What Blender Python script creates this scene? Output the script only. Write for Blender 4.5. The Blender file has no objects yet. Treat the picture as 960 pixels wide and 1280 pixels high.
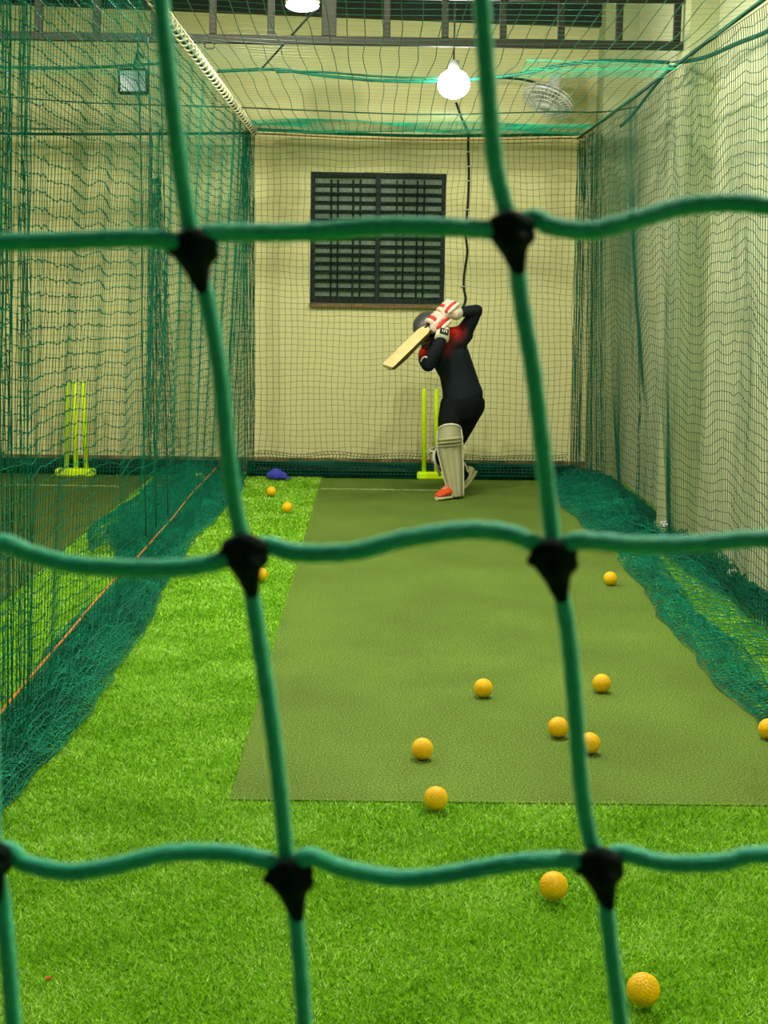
import bpy, math, random
import numpy as np
from mathutils import Vector, Matrix

random.seed(7)
rng = np.random.default_rng(11)
C = bpy.context.scene.collection
scene = bpy.context.scene
PI = math.pi

# ------------------------------------------------------------------ camera, world, lights, exposure
F_PX, W_PX, H_PX = 1850.0, 960.0, 1280.0
CAM_Z = 1.52
cam_data = bpy.data.cameras.new('camera')
cam = bpy.data.objects.new('camera', cam_data); C.objects.link(cam)
cam_data.sensor_fit = 'VERTICAL'; cam_data.sensor_height = 24.0
cam_data.sensor_width = 18.0
cam_data.lens = 24.0 * F_PX / H_PX
cam_data.clip_start = 0.01; cam_data.clip_end = 100
cam_data.dof.use_dof = True
cam_data.dof.focus_distance = 6.0
cam_data.dof.aperture_fstop = 30.0
CAM_M = (Matrix.Translation((0, 0, CAM_Z)) @ Matrix.Rotation(math.radians(-0.46), 4, 'Z')
         @ Matrix.Rotation(math.radians(90 - 8.55), 4, 'X') @ Matrix.Rotation(math.radians(0.8), 4, 'Z'))
cam.matrix_world = CAM_M
scene.camera = cam

world = bpy.data.worlds.new('world'); scene.world = world
world.use_nodes = True
world.node_tree.nodes['Background'].inputs[0].default_value = (0.80, 0.95, 0.75, 1)
world.node_tree.nodes['Background'].inputs[1].default_value = 0.10
scene.view_settings.view_transform = 'Standard'
scene.view_settings.look = 'None'
scene.view_settings.gamma = 1
scene.view_settings.use_curve_mapping = False
scene.view_settings.exposure = 0.0
LIGHT_COL = (1.0, 0.98, 0.86)
# unseen ceiling lamps added to brighten the hall: x, y, z, watts  (housings are built further down)
ADDED_LAMPS = [(1.2, 1.3, 3.75, 215), (0.7, 5.6, 3.75, 300), (-0.6, 8.0, 3.75, 225), (-3.0, 3.6, 3.75, 170), (-3.0, 7.4, 3.75, 260)]
BULB_W = 72


def ray(px, py):
    d = Vector(((px - W_PX / 2) / F_PX, -(py - H_PX / 2) / F_PX, -1.0))
    return (CAM_M.to_3x3() @ d)


def at(px, py, Y):
    """world point at depth Y behind a point of the photograph"""
    d = ray(px, py)
    return Vector((0, 0, CAM_Z)) + d * (Y / d.y)


def ground(px, py, z=0.0):
    d = ray(px, py)
    return Vector((0, 0, CAM_Z)) + d * ((z - CAM_Z) / d.z)


# ------------------------------------------------------------------ materials
def lin(c):
    return tuple((v / 255 / 12.92) if v / 255 <= 0.04045 else ((v / 255 + 0.055) / 1.055) ** 2.4 for v in c)


def mat(name, col, rough=0.6, spec=0.3, noise=None, bump=None, metal=0.0, emit=None, col2=None):
    """noise=(scale, amount) mixes col with col2; bump=(scale, strength, distance)"""
    m = bpy.data.materials.new(name); m.use_nodes = True
    nt = m.node_tree; N = nt.nodes; L = nt.links
    b = N['Principled BSDF']
    c = lin(col)
    b.inputs['Base Color'].default_value = (*c, 1)
    b.inputs['Roughness'].default_value = rough
    b.inputs['Specular IOR Level'].default_value = spec
    b.inputs['Metallic'].default_value = metal
    if emit:
        b.inputs['Emission Color'].default_value = (*emit[0], 1)
        b.inputs['Emission Strength'].default_value = emit[1]
    tc = None
    if noise or bump:
        tc = N.new('ShaderNodeTexCoord')
    if noise:
        t = N.new('ShaderNodeTexNoise'); t.inputs['Scale'].default_value = noise[0]
        t.inputs['Detail'].default_value = 6
        L.new(tc.outputs['Object'], t.inputs['Vector'])
        r = N.new('ShaderNodeMapRange')
        r.inputs['From Min'].default_value = 0.35; r.inputs['From Max'].default_value = 0.65
        r.inputs['To Min'].default_value = 0.0; r.inputs['To Max'].default_value = noise[1]
        L.new(t.outputs['Fac'], r.inputs['Value'])
        mx = N.new('ShaderNodeMix'); mx.data_type = 'RGBA'
        mx.inputs[6].default_value = (*c, 1)
        c2 = lin(col2) if col2 else tuple(v * 0.5 for v in c)
        mx.inputs[7].default_value = (*c2, 1)
        L.new(r.outputs[0], mx.inputs[0]); L.new(mx.outputs[2], b.inputs['Base Color'])
    if bump:
        t2 = N.new('ShaderNodeTexNoise'); t2.inputs['Scale'].default_value = bump[0]
        t2.inputs['Detail'].default_value = 4
        L.new(tc.outputs['Object'], t2.inputs['Vector'])
        bp = N.new('ShaderNodeBump'); bp.inputs['Strength'].default_value = bump[1]
        bp.inputs['Distance'].default_value = bump[2]
        L.new(t2.outputs['Fac'], bp.inputs['Height']); L.new(bp.outputs[0], b.inputs['Normal'])
    return m


M = {}
M['wall'] = mat('cream_wall', (232, 226, 162), 0.85, 0.12, (1.3, 0.4), (60, 0.25, 0.004), col2=(220, 216, 158))
M['wall_side'] = mat('side_wall', (220, 220, 176), 0.85, 0.12, (1.6, 0.5), (50, 0.3, 0.004), col2=(202, 206, 160))
M['column'] = mat('column_paint', (190, 194, 146), 0.8, 0.15, (2.0, 0.5), (50, 0.3, 0.004), col2=(172, 180, 130))
M['roof'] = mat('dark_roof', (52, 62, 54), 0.7, 0.2, (2, 0.6))
M['soil'] = mat('floor_base', (112, 170, 16), 0.95, 0.05, (40, 0.8), (220, 0.6, 0.006), col2=(92, 150, 12))
M['cord'] = mat('net_cord_green', (8, 172, 130), 0.55, 0.4, (900, 0.5), (1500, 0.6, 0.0006), col2=(44, 206, 158))
M['knot'] = mat('net_knot_painted_shade', (10, 30, 24), 0.8, 0.1, (700, 0.5), (1200, 0.5, 0.0006))  # shade on the viewer's side of the knots, painted as near-black twine
M['net'] = mat('net_twine_green', (2, 112, 80), 0.75, 0.15, (3.0, 0.6), col2=(2, 84, 64))
M['heap'] = mat('heaped_net_green', (2, 128, 92), 0.75, 0.2, (5.0, 0.8), col2=(2, 92, 70))
M['net_dark'] = mat('net_twine_dark_green', (4, 84, 62), 0.7, 0.2, (6.0, 0.6), col2=(4, 66, 54))
M['net_back'] = mat('back_net_twine', (58, 72, 34), 0.6, 0.25, (2.0, 0.9), col2=(30, 92, 60))
M['net_ceil'] = mat('ceiling_net_twine', (22, 120, 84), 0.5, 0.4, (1.5, 0.6), col2=(40, 84, 48))
M['net_painted_glow'] = mat('bunched_net_painted_glow', (60, 222, 172), 0.6, 0.2, (3, 0.5), col2=(30, 186, 140))  # paler copy of the roof net: lamp glow painted into the twine
M['orange_rope'] = mat('orange_rope', (236, 150, 50), 0.7, 0.2, (60, 0.8), col2=(190, 110, 44))
M['cream_rope'] = mat('cream_rope', (214, 206, 164), 0.7, 0.2, (60, 0.5))
M['white'] = mat('white_plastic', (228, 230, 218), 0.4, 0.4, (8, 0.2))
M['steel'] = mat('painted_steel', (44, 42, 30), 0.65, 0.2, (6, 0.6), col2=(32, 36, 28))
M['black'] = mat('black_rubber', (22, 24, 22), 0.6, 0.3, (20, 0.5))
M['frame'] = mat('window_frame_green', (15, 30, 25), 0.6, 0.25, (8, 0.4))
M['bars'] = mat('grille_dark_green', (14, 30, 24), 0.7, 0.15, (8, 0.4))
M['glass'] = mat('window_glass', (112, 134, 108), 0.45, 0.3, (3, 0.6), col2=(92, 116, 94))
M['sill'] = mat('timber_sill', (140, 110, 66), 0.6, 0.3, (20, 0.7))
M['lime'] = mat('lime_plastic', (222, 255, 10), 0.45, 0.3, (12, 0.2), emit=None)
M['skin'] = mat('skin_brown', (128, 84, 58), 0.5, 0.35, (30, 0.2))
M['hair'] = mat('black_hair', (18, 16, 14), 0.7, 0.2, (80, 0.5))
M['trousers'] = mat('black_trousers', (13, 17, 18), 0.85, 0.12, (14, 0.4), (30, 0.4, 0.01), col2=(20, 24, 26))
M['pad'] = mat('cricket_pad_cream', (176, 172, 134), 0.75, 0.15, (14, 0.4), (40, 0.2, 0.004), col2=(156, 152, 114))
M['padw'] = mat('pad_piping_white', (226, 222, 192), 0.6, 0.2, (20, 0.3))
M['glove'] = mat('glove_pale_pink', (226, 204, 184), 0.6, 0.2, (24, 0.4), (60, 0.3, 0.003), col2=(206, 160, 146))
M['glove_red'] = mat('glove_red', (196, 60, 52), 0.6, 0.2, (24, 0.3))
M['helmet'] = mat('helmet_charcoal', (70, 74, 70), 0.35, 0.5, (10, 0.4))
M['bat'] = mat('willow_wood', (226, 206, 142), 0.45, 0.35, (14, 0.5), (30, 0.1, 0.002), col2=(204, 180, 116))
M['bat_painted_shade'] = mat('bat_edge_painted_shade', (84, 66, 30), 0.6, 0.2, (20, 0.5))  # underside shade of the bat painted as darker wood on edges and back
M['orange_shoe'] = mat('orange_shoe', (236, 84, 34), 0.5, 0.3, (16, 0.3))
M['shoe_white'] = mat('white_shoe', (214, 206, 160), 0.55, 0.3, (16, 0.4))
M['blue'] = mat('blue_fabric', (70, 76, 190), 0.7, 0.2, (16, 0.3))
M['leaf'] = mat('dry_leaf_orange', (206, 96, 40), 0.7, 0.2, (60, 0.6))
M['lamp_body'] = mat('lamp_housing', (170, 172, 160), 0.4, 0.4, (6, 0.3))
M['lamp_glow'] = mat('lamp_glow', (255, 255, 250), 0.5, 0.2, None, emit=((1, 1, 0.93), 14.0))
M['flood_glass'] = mat('flood_glass', (120, 150, 140), 0.2, 0.6, (6, 0.3))
M['paint_white'] = mat('faded_line', (176, 190, 130), 0.9, 0.1, (30, 1.0), col2=(104, 130, 56))


def ball_mat():
    m = mat('ball_yellow', (255, 198, 4), 0.45, 0.35, (30, 0.3), col2=(252, 184, 2))
    b = m.node_tree.nodes['Principled BSDF']
    b.inputs['Subsurface Weight'].default_value = 0.0
    return m


M['ball'] = ball_mat()
for q_ in ('cord',):
    b_ = M[q_].node_tree.nodes['Principled BSDF']
    b_.inputs['Sheen Weight'].default_value = 0.7; b_.inputs['Sheen Roughness'].default_value = 0.4
    b_.inputs['Sheen Tint'].default_value = (.55, 1.0, .75, 1)


def mat_turf(name, a, b_, c_):
    """short pile carpet: fine speckle with long soft tone changes and faint weave ribs"""
    m = bpy.data.materials.new(name); m.use_nodes = True
    nt = m.node_tree; N = nt.nodes; L = nt.links; P = N['Principled BSDF']
    P.inputs['Roughness'].default_value = 0.9; P.inputs['Specular IOR Level'].default_value = 0.12
    tc = N.new('ShaderNodeTexCoord')
    n1 = N.new('ShaderNodeTexNoise'); n1.inputs['Scale'].default_value = 160; n1.inputs['Detail'].default_value = 5
    n2 = N.new('ShaderNodeTexNoise'); n2.inputs['Scale'].default_value = 1.6; n2.inputs['Detail'].default_value = 5
    for n in (n1, n2): L.new(tc.outputs['Object'], n.inputs['Vector'])
    cr = N.new('ShaderNodeValToRGB')
    e = cr.color_ramp.elements
    e[0].position = 0.36; e[0].color = (*lin(b_), 1)
    e[1].position = 0.66; e[1].color = (*lin(c_), 1)
    k = e.new(0.5); k.color = (*lin(a), 1)
    L.new(n1.outputs['Fac'], cr.inputs['Fac'])
    mr = N.new('ShaderNodeMapRange'); mr.inputs['From Min'].default_value = .3; mr.inputs['From Max'].default_value = .7
    mr.inputs['To Min'].default_value = .82; mr.inputs['To Max'].default_value = 1.14
    L.new(n2.outputs['Fac'], mr.inputs['Value'])
    vm = N.new('ShaderNodeVectorMath'); vm.operation = 'SCALE'
    L.new(cr.outputs['Color'], vm.inputs[0]); L.new(mr.outputs[0], vm.inputs['Scale'])
    L.new(vm.outputs[0], P.inputs['Base Color'])
    bp = N.new('ShaderNodeBump'); bp.inputs['Strength'].default_value = 0.7; bp.inputs['Distance'].default_value = 0.004
    L.new(n1.outputs['Fac'], bp.inputs['Height']); L.new(bp.outputs[0], P.inputs['Normal'])
    return m


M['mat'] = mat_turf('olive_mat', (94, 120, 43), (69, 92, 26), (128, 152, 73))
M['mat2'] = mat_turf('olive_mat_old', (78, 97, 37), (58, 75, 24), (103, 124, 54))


def mat_blades():
    m = bpy.data.materials.new('grass_blades'); m.use_nodes = True
    nt = m.node_tree; N = nt.nodes; L = nt.links; P = N['Principled BSDF']
    P.inputs['Roughness'].default_value = 0.5; P.inputs['Specular IOR Level'].default_value = 0.25
    at_ = N.new('ShaderNodeAttribute'); at_.attribute_name = 'shade'
    cr = N.new('ShaderNodeValToRGB')
    e = cr.color_ramp.elements
    e[0].position = 0.0; e[0].color = (*lin((96, 158, 4)), 1)
    e[1].position = 1.0; e[1].color = (*lin((222, 252, 144)), 1)
    k = e.new(0.6); k.color = (*lin((150, 206, 34)), 1)
    L.new(at_.outputs['Fac'], cr.inputs['Fac'])
    L.new(cr.outputs['Color'], P.inputs['Base Color'])
    return m


M['blades'] = mat_blades()


def mat_shirt():
    m = bpy.data.materials.new('navy_shirt_red_shoulders'); m.use_nodes = True
    nt = m.node_tree; N = nt.nodes; L = nt.links; P = N['Principled BSDF']
    P.inputs['Roughness'].default_value = 0.8; P.inputs['Specular IOR Level'].default_value = 0.15
    at_ = N.new('ShaderNodeAttribute'); at_.attribute_name = 'red'
    cr = N.new('ShaderNodeValToRGB')
    e = cr.color_ramp.elements
    e[0].position = 0.0; e[0].color = (*lin((18, 26, 30)), 1)
    e[1].position = 1.0; e[1].color = (*lin((226, 52, 34)), 1)
    k = e.new(0.5); k.color = (*lin((110, 24, 26)), 1)
    L.new(at_.outputs['Fac'], cr.inputs['Fac']); L.new(cr.outputs['Color'], P.inputs['Base Color'])
    return m


M['shirt'] = mat_shirt()


# ------------------------------------------------------------------ object helpers
def link(o, parent=None):
    C.objects.link(o)
    if parent is not None:
        o.parent = parent
        o.matrix_parent_inverse = parent.matrix_world.inverted() if False else Matrix.Translation(-parent.location)
    return o


def tag(o, label=None, cat=None, group=None, kind=None):
    if label: o['label'] = label
    if cat: o['category'] = cat
    if group: o['group'] = group
    if kind: o['kind'] = kind
    return o


def empty(name, loc, label, cat, group=None):
    o = bpy.data.objects.new(name, None); C.objects.link(o)
    o.location = loc; o.empty_display_size = 0.05
    return tag(o, label, cat, group)


class MB:
    """collects vertices and faces in world space, links them as one mesh object"""
    def __init__(s):
        s.v = []; s.f = []; s.mi = []; s.cur = 0

    def add(s, vs, fs):
        n = len(s.v); s.v += [tuple(v) for v in vs]
        s.f += [tuple(i + n for i in f) for f in fs]; s.mi += [s.cur] * len(fs)

    def box(s, c, size, rot=None, bev=0.0):
        hx, hy, hz = size[0] / 2, size[1] / 2, size[2] / 2
        b = min(bev, hx * .45, hy * .45, hz * .45)
        if b <= 0:
            vs = [Vector((x, y, z)) for z in (-hz, hz) for y in (-hy, hy) for x in (-hx, hx)]
            fs = [(0, 2, 3, 1), (4, 5, 7, 6), (0, 1, 5, 4), (2, 6, 7, 3), (0, 4, 6, 2), (1, 3, 7, 5)]
        else:
            vs = []; fs = []
            rings = [(-hz, b), (-hz + b, 0), (hz - b, 0), (hz, b)]
            for z, ins in rings:
                x, y = hx - ins, hy - ins
                bb = b if ins == 0 else b * .5
                for p in ((x - bb, -y), (x, -y + bb), (x, y - bb), (x - bb, y), (-x + bb, y), (-x, y - bb), (-x, -y + bb), (-x + bb, -y)):
                    vs.append(Vector((p[0], p[1], z)))
            for k in range(3):
                for i in range(8):
                    j = (i + 1) % 8
                    fs.append((k * 8 + i, k * 8 + j, k * 8 + 8 + j, k * 8 + 8 + i))
            fs.append(tuple(range(7, -1, -1))); fs.append(tuple(range(24, 32)))
        R = rot if rot is not None else Matrix.Identity(3)
        c = Vector(c)
        s.add([R @ v + c for v in vs], fs)

    def tube(s, pts, r, n=8, caps=True, ref=None):
        """pts list of points, r radius or list of radii or (a, b) pairs; a lies along cross(tangent, ref)"""
        pts = [Vector(p) for p in pts]
        m = len(pts)
        ref = Vector(ref) if ref is not None else None
        vs = []; prev = None
        for i, p in enumerate(pts):
            t = (pts[min(i + 1, m - 1)] - pts[max(i - 1, 0)])
            if t.length < 1e-9: t = Vector((0, 0, 1))
            t.normalize()
            if ref is not None:
                a = t.cross(ref)
                if a.length < 1e-3: a = t.cross(Vector((0.3, 0.1, 1)))
            elif prev is not None:
                a = prev - t * prev.dot(t)
            else:
                a = t.cross(Vector((0.13, 0.31, 1))) if abs(t.z) < 0.9 else t.cross(Vector((0.1, 1, 0.05)))
            a.normalize(); b = t.cross(a); prev = a
            rr = r[i] if isinstance(r, (list, tuple)) else r
            ra, rb = rr if isinstance(rr, (list, tuple)) else (rr, rr)
            for k in range(n):
                w = 2 * PI * k / n
                vs.append(p + a * (ra * math.cos(w)) + b * (rb * math.sin(w)))
        fs = []
        for i in range(m - 1):
            for k in range(n):
                q = (k + 1) % n
                fs.append((i * n + k, i * n + q, (i + 1) * n + q, (i + 1) * n + k))
        if caps:
            fs.append(tuple(range(n - 1, -1, -1))); fs.append(tuple((m - 1) * n + k for k in range(n)))
        s.add(vs, fs)

    def limb(s, pts, r, n=14, ref=(0, 1, 0), sub=4):
        """smooth rounded-end tapering limb through pts (Catmull-Rom)"""
        pts = [Vector(p) for p in pts]
        rr = [x if isinstance(x, (list, tuple)) else (x, x) for x in r]
        P = [pts[0] * 2 - pts[1]] + pts + [pts[-1] * 2 - pts[-2]]
        op = []; orr = []
        for i in range(1, len(P) - 2):
            for k in range(sub):
                t = k / sub
                p0, p1, p2, p3 = P[i - 1], P[i], P[i + 1], P[i + 2]
                op.append(0.5 * ((2 * p1) + (p2 - p0) * t + (2 * p0 - 5 * p1 + 4 * p2 - p3) * t * t + (3 * p1 - p0 - 3 * p2 + p3) * t ** 3))
                ss = t * t * (3 - 2 * t)
                orr.append(tuple(rr[i - 1][j] * (1 - ss) + rr[i][j] * ss for j in (0, 1)))
        op.append(pts[-1]); orr.append(rr[-1])
        # rounded ends
        t0 = (op[0] - op[1]).normalized(); t1 = (op[-1] - op[-2]).normalized()
        a0 = min(orr[0]) ; a1 = min(orr[-1])
        head = [(op[0] + t0 * a0 * math.sin(w), tuple(x * max(math.cos(w), .08) for x in orr[0])) for w in (1.5, 1.1, .6)]
        tail = [(op[-1] + t1 * a1 * math.sin(w), tuple(x * max(math.cos(w), .08) for x in orr[-1])) for w in (.6, 1.1, 1.5)]
        allp = [h[0] for h in head] + op + [h[0] for h in tail]
        allr = [h[1] for h in head] + orr + [h[1] for h in tail]
        s.tube(allp, allr, n, True, ref)

    def sphere(s, c, r, nu=16, nv=10, rot=None):
        rx, ry, rz = r if isinstance(r, (list, tuple)) else (r, r, r)
        c = Vector(c); R = rot if rot is not None else Matrix.Identity(3)
        vs = [c + R @ Vector((0, 0, rz))]
        for i in range(1, nv):
            th = PI * i / nv
            for k in range(nu):
                w = 2 * PI * k / nu
                vs.append(c + R @ Vector((rx * math.sin(th) * math.cos(w), ry * math.sin(th) * math.sin(w), rz * math.cos(th))))
        vs.append(c + R @ Vector((0, 0, -rz)))
        fs = []
        for k in range(nu):
            q = (k + 1) % nu
            fs.append((0, 1 + k, 1 + q))
            for i in range(nv - 2):
                a = 1 + i * nu
                fs.append((a + k, a + nu + k, a + nu + q, a + q))
            a = 1 + (nv - 2) * nu
            fs.append((a + k, len(vs) - 1, a + q))
        s.add(vs, fs)

    def grid(s, fn, nu, nv, closed=False):
        vs = [fn(i / (nu - 1 if not closed else nu), j / (nv - 1)) for j in range(nv) for i in range(nu)]
        fs = []
        for j in range(nv - 1):
            for i in range(nu if closed else nu - 1):
                q = (i + 1) % nu
                fs.append((j * nu + i, j * nu + q, (j + 1) * nu + q, (j + 1) * nu + i))
        s.add(vs, fs)

    def build(s, name, m, parent=None, smooth=True, origin=None):
        me = bpy.data.meshes.new(name)
        org = Vector(origin) if origin is not None else (parent.location.copy() if parent is not None else Vector((0, 0, 0)))
        me.from_pydata([tuple(Vector(v) - org) for v in s.v], [], s.f)
        ms = m if isinstance(m, (list, tuple)) else [m]
        for q in ms: me.materials.append(q)
        me.polygons.foreach_set('material_index', s.mi)
        me.polygons.foreach_set('use_smooth', [smooth] * len(s.f))
        me.update()
        o = bpy.data.objects.new(name, me); C.objects.link(o)
        if parent is not None:
            o.parent = parent
            w = org
            # all parents stand unrotated, so a child's local place is a plain difference
            o.location = w - world_loc(parent)
        else:
            o.location = org
        WL[o.name] = org
        return o


WL = {}


def world_loc(o):
    if o.name in WL: return WL[o.name]
    return o.location.copy()


def remesh(o, voxel, smooth=6, fac=0.5):
    m = o.modifiers.new('union', 'REMESH'); m.mode = 'VOXEL'; m.voxel_size = voxel; m.use_smooth_shade = True
    if smooth:
        q = o.modifiers.new('soften', 'SMOOTH'); q.iterations = smooth; q.factor = fac
    dg = bpy.context.evaluated_depsgraph_get()
    ev = o.evaluated_get(dg)
    me = bpy.data.meshes.new_from_object(ev)
    old = o.data
    o.modifiers.clear(); o.data = me
    if not me.materials:
        for q in old.materials: me.materials.append(q)
    me.polygons.foreach_set('use_smooth', [True] * len(me.polygons))
    return o


def from_arrays(name, V, Q, m, parent=None, smooth=True, tri=False):
    """fast mesh from numpy arrays of vertices and quads (or triangles)"""
    k = 3 if tri else 4
    me = bpy.data.meshes.new(name)
    org = world_loc(parent) if parent is not None else Vector((0, 0, 0))
    V = V - np.array(org)
    me.vertices.add(len(V)); me.vertices.foreach_set('co', V.astype(np.float32).ravel())
    me.loops.add(Q.size); me.loops.foreach_set('vertex_index', Q.astype(np.int32).ravel())
    me.polygons.add(len(Q)); me.polygons.foreach_set('loop_start', np.arange(0, Q.size, k, dtype=np.int32))
    me.polygons.foreach_set('loop_total', np.full(len(Q), k, dtype=np.int32))
    me.polygons.foreach_set('use_smooth', np.full(len(Q), smooth))
    me.update(calc_edges=True)
    me.materials.append(m)
    o = bpy.data.objects.new(name, me); C.objects.link(o)
    if parent is not None: o.parent = parent
    WL[o.name] = org
    return o


def strands(A, B, r, sides=3):
    """prisms from points A to points B; r scalar or array"""
    n = len(A); d = B - A
    ln = np.linalg.norm(d, axis=1, keepdims=True); d = d / np.maximum(ln, 1e-9)
    ref = np.where(np.abs(d[:, 2:3]) < 0.8, np.array([[0, 0, 1.0]]), np.array([[0, 1.0, 0]]))
    a = np.cross(d, ref); a /= np.maximum(np.linalg.norm(a, axis=1, keepdims=True), 1e-9)
    b = np.cross(d, a)
    r = np.broadcast_to(np.asarray(r, dtype=float).reshape(-1, 1) if np.ndim(r) else np.full((n, 1), r), (n, 1))
    V = np.empty((n, 2, sides, 3))
    for k in range(sides):
        w = 2 * PI * k / sides + .5
        off = (a * math.cos(w) + b * math.sin(w)) * r
        V[:, 0, k] = A + off; V[:, 1, k] = B + off
    base = (np.arange(n) * 2 * sides)[:, None]
    Q = []
    for k in range(sides):
        q = (k + 1) % sides
        Q.append(base + np.array([[k, q, sides + q, sides + k]]))
    return V.reshape(-1, 3), np.stack(Q, 1).reshape(-1, 4)


def net_arrays(G, ru, rv, knots=0.0, keep=None):
    """G[nu, nv, 3] knots of a net; ru radius of strands running along the first index, rv along the second"""
    A1, B1 = G[:-1].reshape(-1, 3), G[1:].reshape(-1, 3)
    A2, B2 = G[:, :-1].reshape(-1, 3), G[:, 1:].reshape(-1, 3)
    V1, Q1 = strands(A1, B1, ru); V2, Q2 = strands(A2, B2, rv)
    Vs = [V1, V2]; Qs = [Q1, Q2 + len(V1)]; n = len(V1) + len(V2)
    if knots > 0:
        P = G.reshape(-1, 3)
        h = np.zeros_like(P); h[:, 2] = knots
        t = np.zeros_like(P); t[:, 0] = knots; t[:, 1] = knots * .6
        for dd in (h * .9, t):
            V3, Q3 = strands(P - dd, P + dd, knots * .8, 4)
            Vs.append(V3); Qs.append(Q3 + n); n += len(V3)
    return np.concatenate(Vs), np.concatenate(Qs)


def net_obj(name, Gs, m, parent, ru, rv, knots=0.0, kind='stuff'):
    Vs, Qs, n = [], [], 0
    for G in (Gs if isinstance(Gs, list) else [Gs]):
        V, Q = net_arrays(G, ru, rv, knots)
        Vs.append(V); Qs.append(Q + n); n += len(V)
    o = from_arrays(name, np.concatenate(Vs), np.concatenate(Qs), m, parent)
    if kind: o['kind'] = kind
    return o


def wob(x, y, seed, n=6, fmin=.5, fmax=3.0):
    """smooth 2-D noise in about -1..1 from a few sines"""
    r = np.random.default_rng(seed)
    out = 0
    for _ in range(n):
        fx, fy = r.uniform(fmin, fmax, 2) * r.choice([-1, 1], 2)
        out = out + np.sin(fx * x * 2 + fy * y * 2 + r.uniform(0, 6.28)) / n
    return out * 1.6


def cord_mb(pts, r, n=6, mb=None):
    mb = mb or MB(); mb.tube(pts, r, n); return mb


def smooth_path(pts, sub=6):
    pts = [Vector(p) for p in pts]
    P = [pts[0] * 2 - pts[1]] + pts + [pts[-1] * 2 - pts[-2]]
    out = []
    for i in range(1, len(P) - 2):
        for k in range(sub):
            t = k / sub
            p0, p1, p2, p3 = P[i - 1], P[i], P[i + 1], P[i + 2]
            out.append(0.5 * ((2 * p1) + (p2 - p0) * t + (2 * p0 - 5 * p1 + 4 * p2 - p3) * t * t + (3 * p1 - p0 - 3 * p2 + p3) * t ** 3))
    out.append(pts[-1]); return out


# ------------------------------------------------------------------ room shell
X_L, X_R, Y_B, ROOF = -6.0, 2.03, 12.30, 4.6
WALL_TOP = 3.86


def slab(name, c, size, m, kind='structure'):
    b = MB(); b.box(c, size)
    o = b.build(name, m, smooth=False)
    o['kind'] = kind
    return o


slab('floor', ((X_L + X_R) / 2, 5.2, -0.05), (X_R - X_L + .4, 14.8, 0.10), M['soil'])
slab('wall_right', (X_R + 0.1, 5.2, ROOF / 2), (0.2, 14.8, ROOF), M['wall_side'])
slab('wall_left', (X_L - 0.1, 5.2, ROOF / 2), (0.2, 14.8, ROOF), M['wall'])
slab('ceiling', ((X_L + X_R) / 2, 5.2, ROOF + 0.05), (X_R - X_L + .4, 14.8, 0.1), M['roof'])
# back wall with an opening for the window
wl = at(388, 215, Y_B); wr = at(554, 384, Y_B); wl2 = at(388, 384, Y_B)
WX0, WX1 = (wl.x + wl2.x) / 2, wr.x + .005
WZ1, WZ0 = at(470, 216, Y_B).z, at(470, 384, Y_B).z
bw = MB()
for (x0, x1, z0, z1) in ((X_L, WX0, 0, WALL_TOP), (WX1, X_R, 0, WALL_TOP), (WX0, WX1, 0, WZ0), (WX0, WX1, WZ1, WALL_TOP)):
    bw.box(((x0 + x1) / 2, Y_B + 0.1, (z0 + z1) / 2), (x1 - x0, 0.2, z1 - z0))
o = bw.build('wall_back', M['wall'], smooth=False); o['kind'] = 'structure'
zl, zr = at(0, 3, 12.2), at(790, 34, 12.2)
sl = (zr.z - zl.z) / (zr.x - zl.x)
tb = MB()
za, zb = zl.z + sl * (X_L - zl.x), zl.z + sl * (X_R - .26 - zl.x)
tb.add([(x, y, z) for y in (12.18, 12.30) for x, z in ((X_L, za), (X_R - .26, zb), (X_R - .26, ROOF), (X_L, ROOF))], [(0, 1, 2, 3), (7, 6, 5, 4), (0, 4, 5, 1), (1, 5, 6, 2), (2, 6, 7, 3), (3, 7, 4, 0)])
o = tb.build('trim_1', M['roof'], smooth=False); o['kind'] = 'structure'
slab('trim_5', ((X_L + X_R) / 2, Y_B + 0.12, (WALL_TOP + ROOF) / 2), (X_R - X_L, 0.2, ROOF - WALL_TOP), M['roof'])
# columns on the right wall
slab('trim_2', (X_R - 0.13, 12.12, ROOF / 2), (0.26, 0.36, ROOF), M['column'])
slab('trim_3', (X_R - 0.085, 9.35, ROOF / 2), (0.17, 0.42, ROOF), M['column'])
# dirt-stained foot of the back wall
bb = MB(); bb.box(((X_L + X_R) / 2, Y_B - 0.008, 0.06), (X_R - X_L, 0.016, 0.12))
M['dirt'] = mat('stained_skirting', (170, 138, 92), 0.9, 0.05, (7, 1.0), (20, 0.4, .01), col2=(70, 84, 52))
o = bb.build('baseboard_back', M['dirt'], smooth=False); o['kind'] = 'structure'

# window
fr = MB()
ww, wh = WX1 - WX0, WZ1 - WZ0
cx, cz = (WX0 + WX1) / 2, (WZ0 + WZ1) / 2
t = 0.035
yw = Y_B + 0.03
fr.box((cx, yw, WZ1 - t / 2), (ww, 0.07, t)); fr.box((cx, yw, WZ0 + t / 2 + .03), (ww, 0.07, t))
fr.box((WX0 + t / 2, yw, cz + .015), (t, 0.07, wh - 2 * t - .03)); fr.box((WX1 - t / 2, yw, cz + .015), (t, 0.07, wh - 2 * t - .03))
wf = fr.build('window_1', M['frame'], smooth=False, origin=(cx, yw, cz)); wf['kind'] = 'structure'
b = MB(); b.box((cx, yw - .005, cz + .015), (0.04, 0.055, wh - 2 * t - .03)); b.build('mullion', M['frame'], wf, False)
b = MB(); b.box((cx, Y_B - .01, WZ0 + .012), (ww + .01, 0.10, 0.03)); s_ = b.build('sill', M['sill'], wf, False)
s_['label'] = 'brown timber sill'
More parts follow.
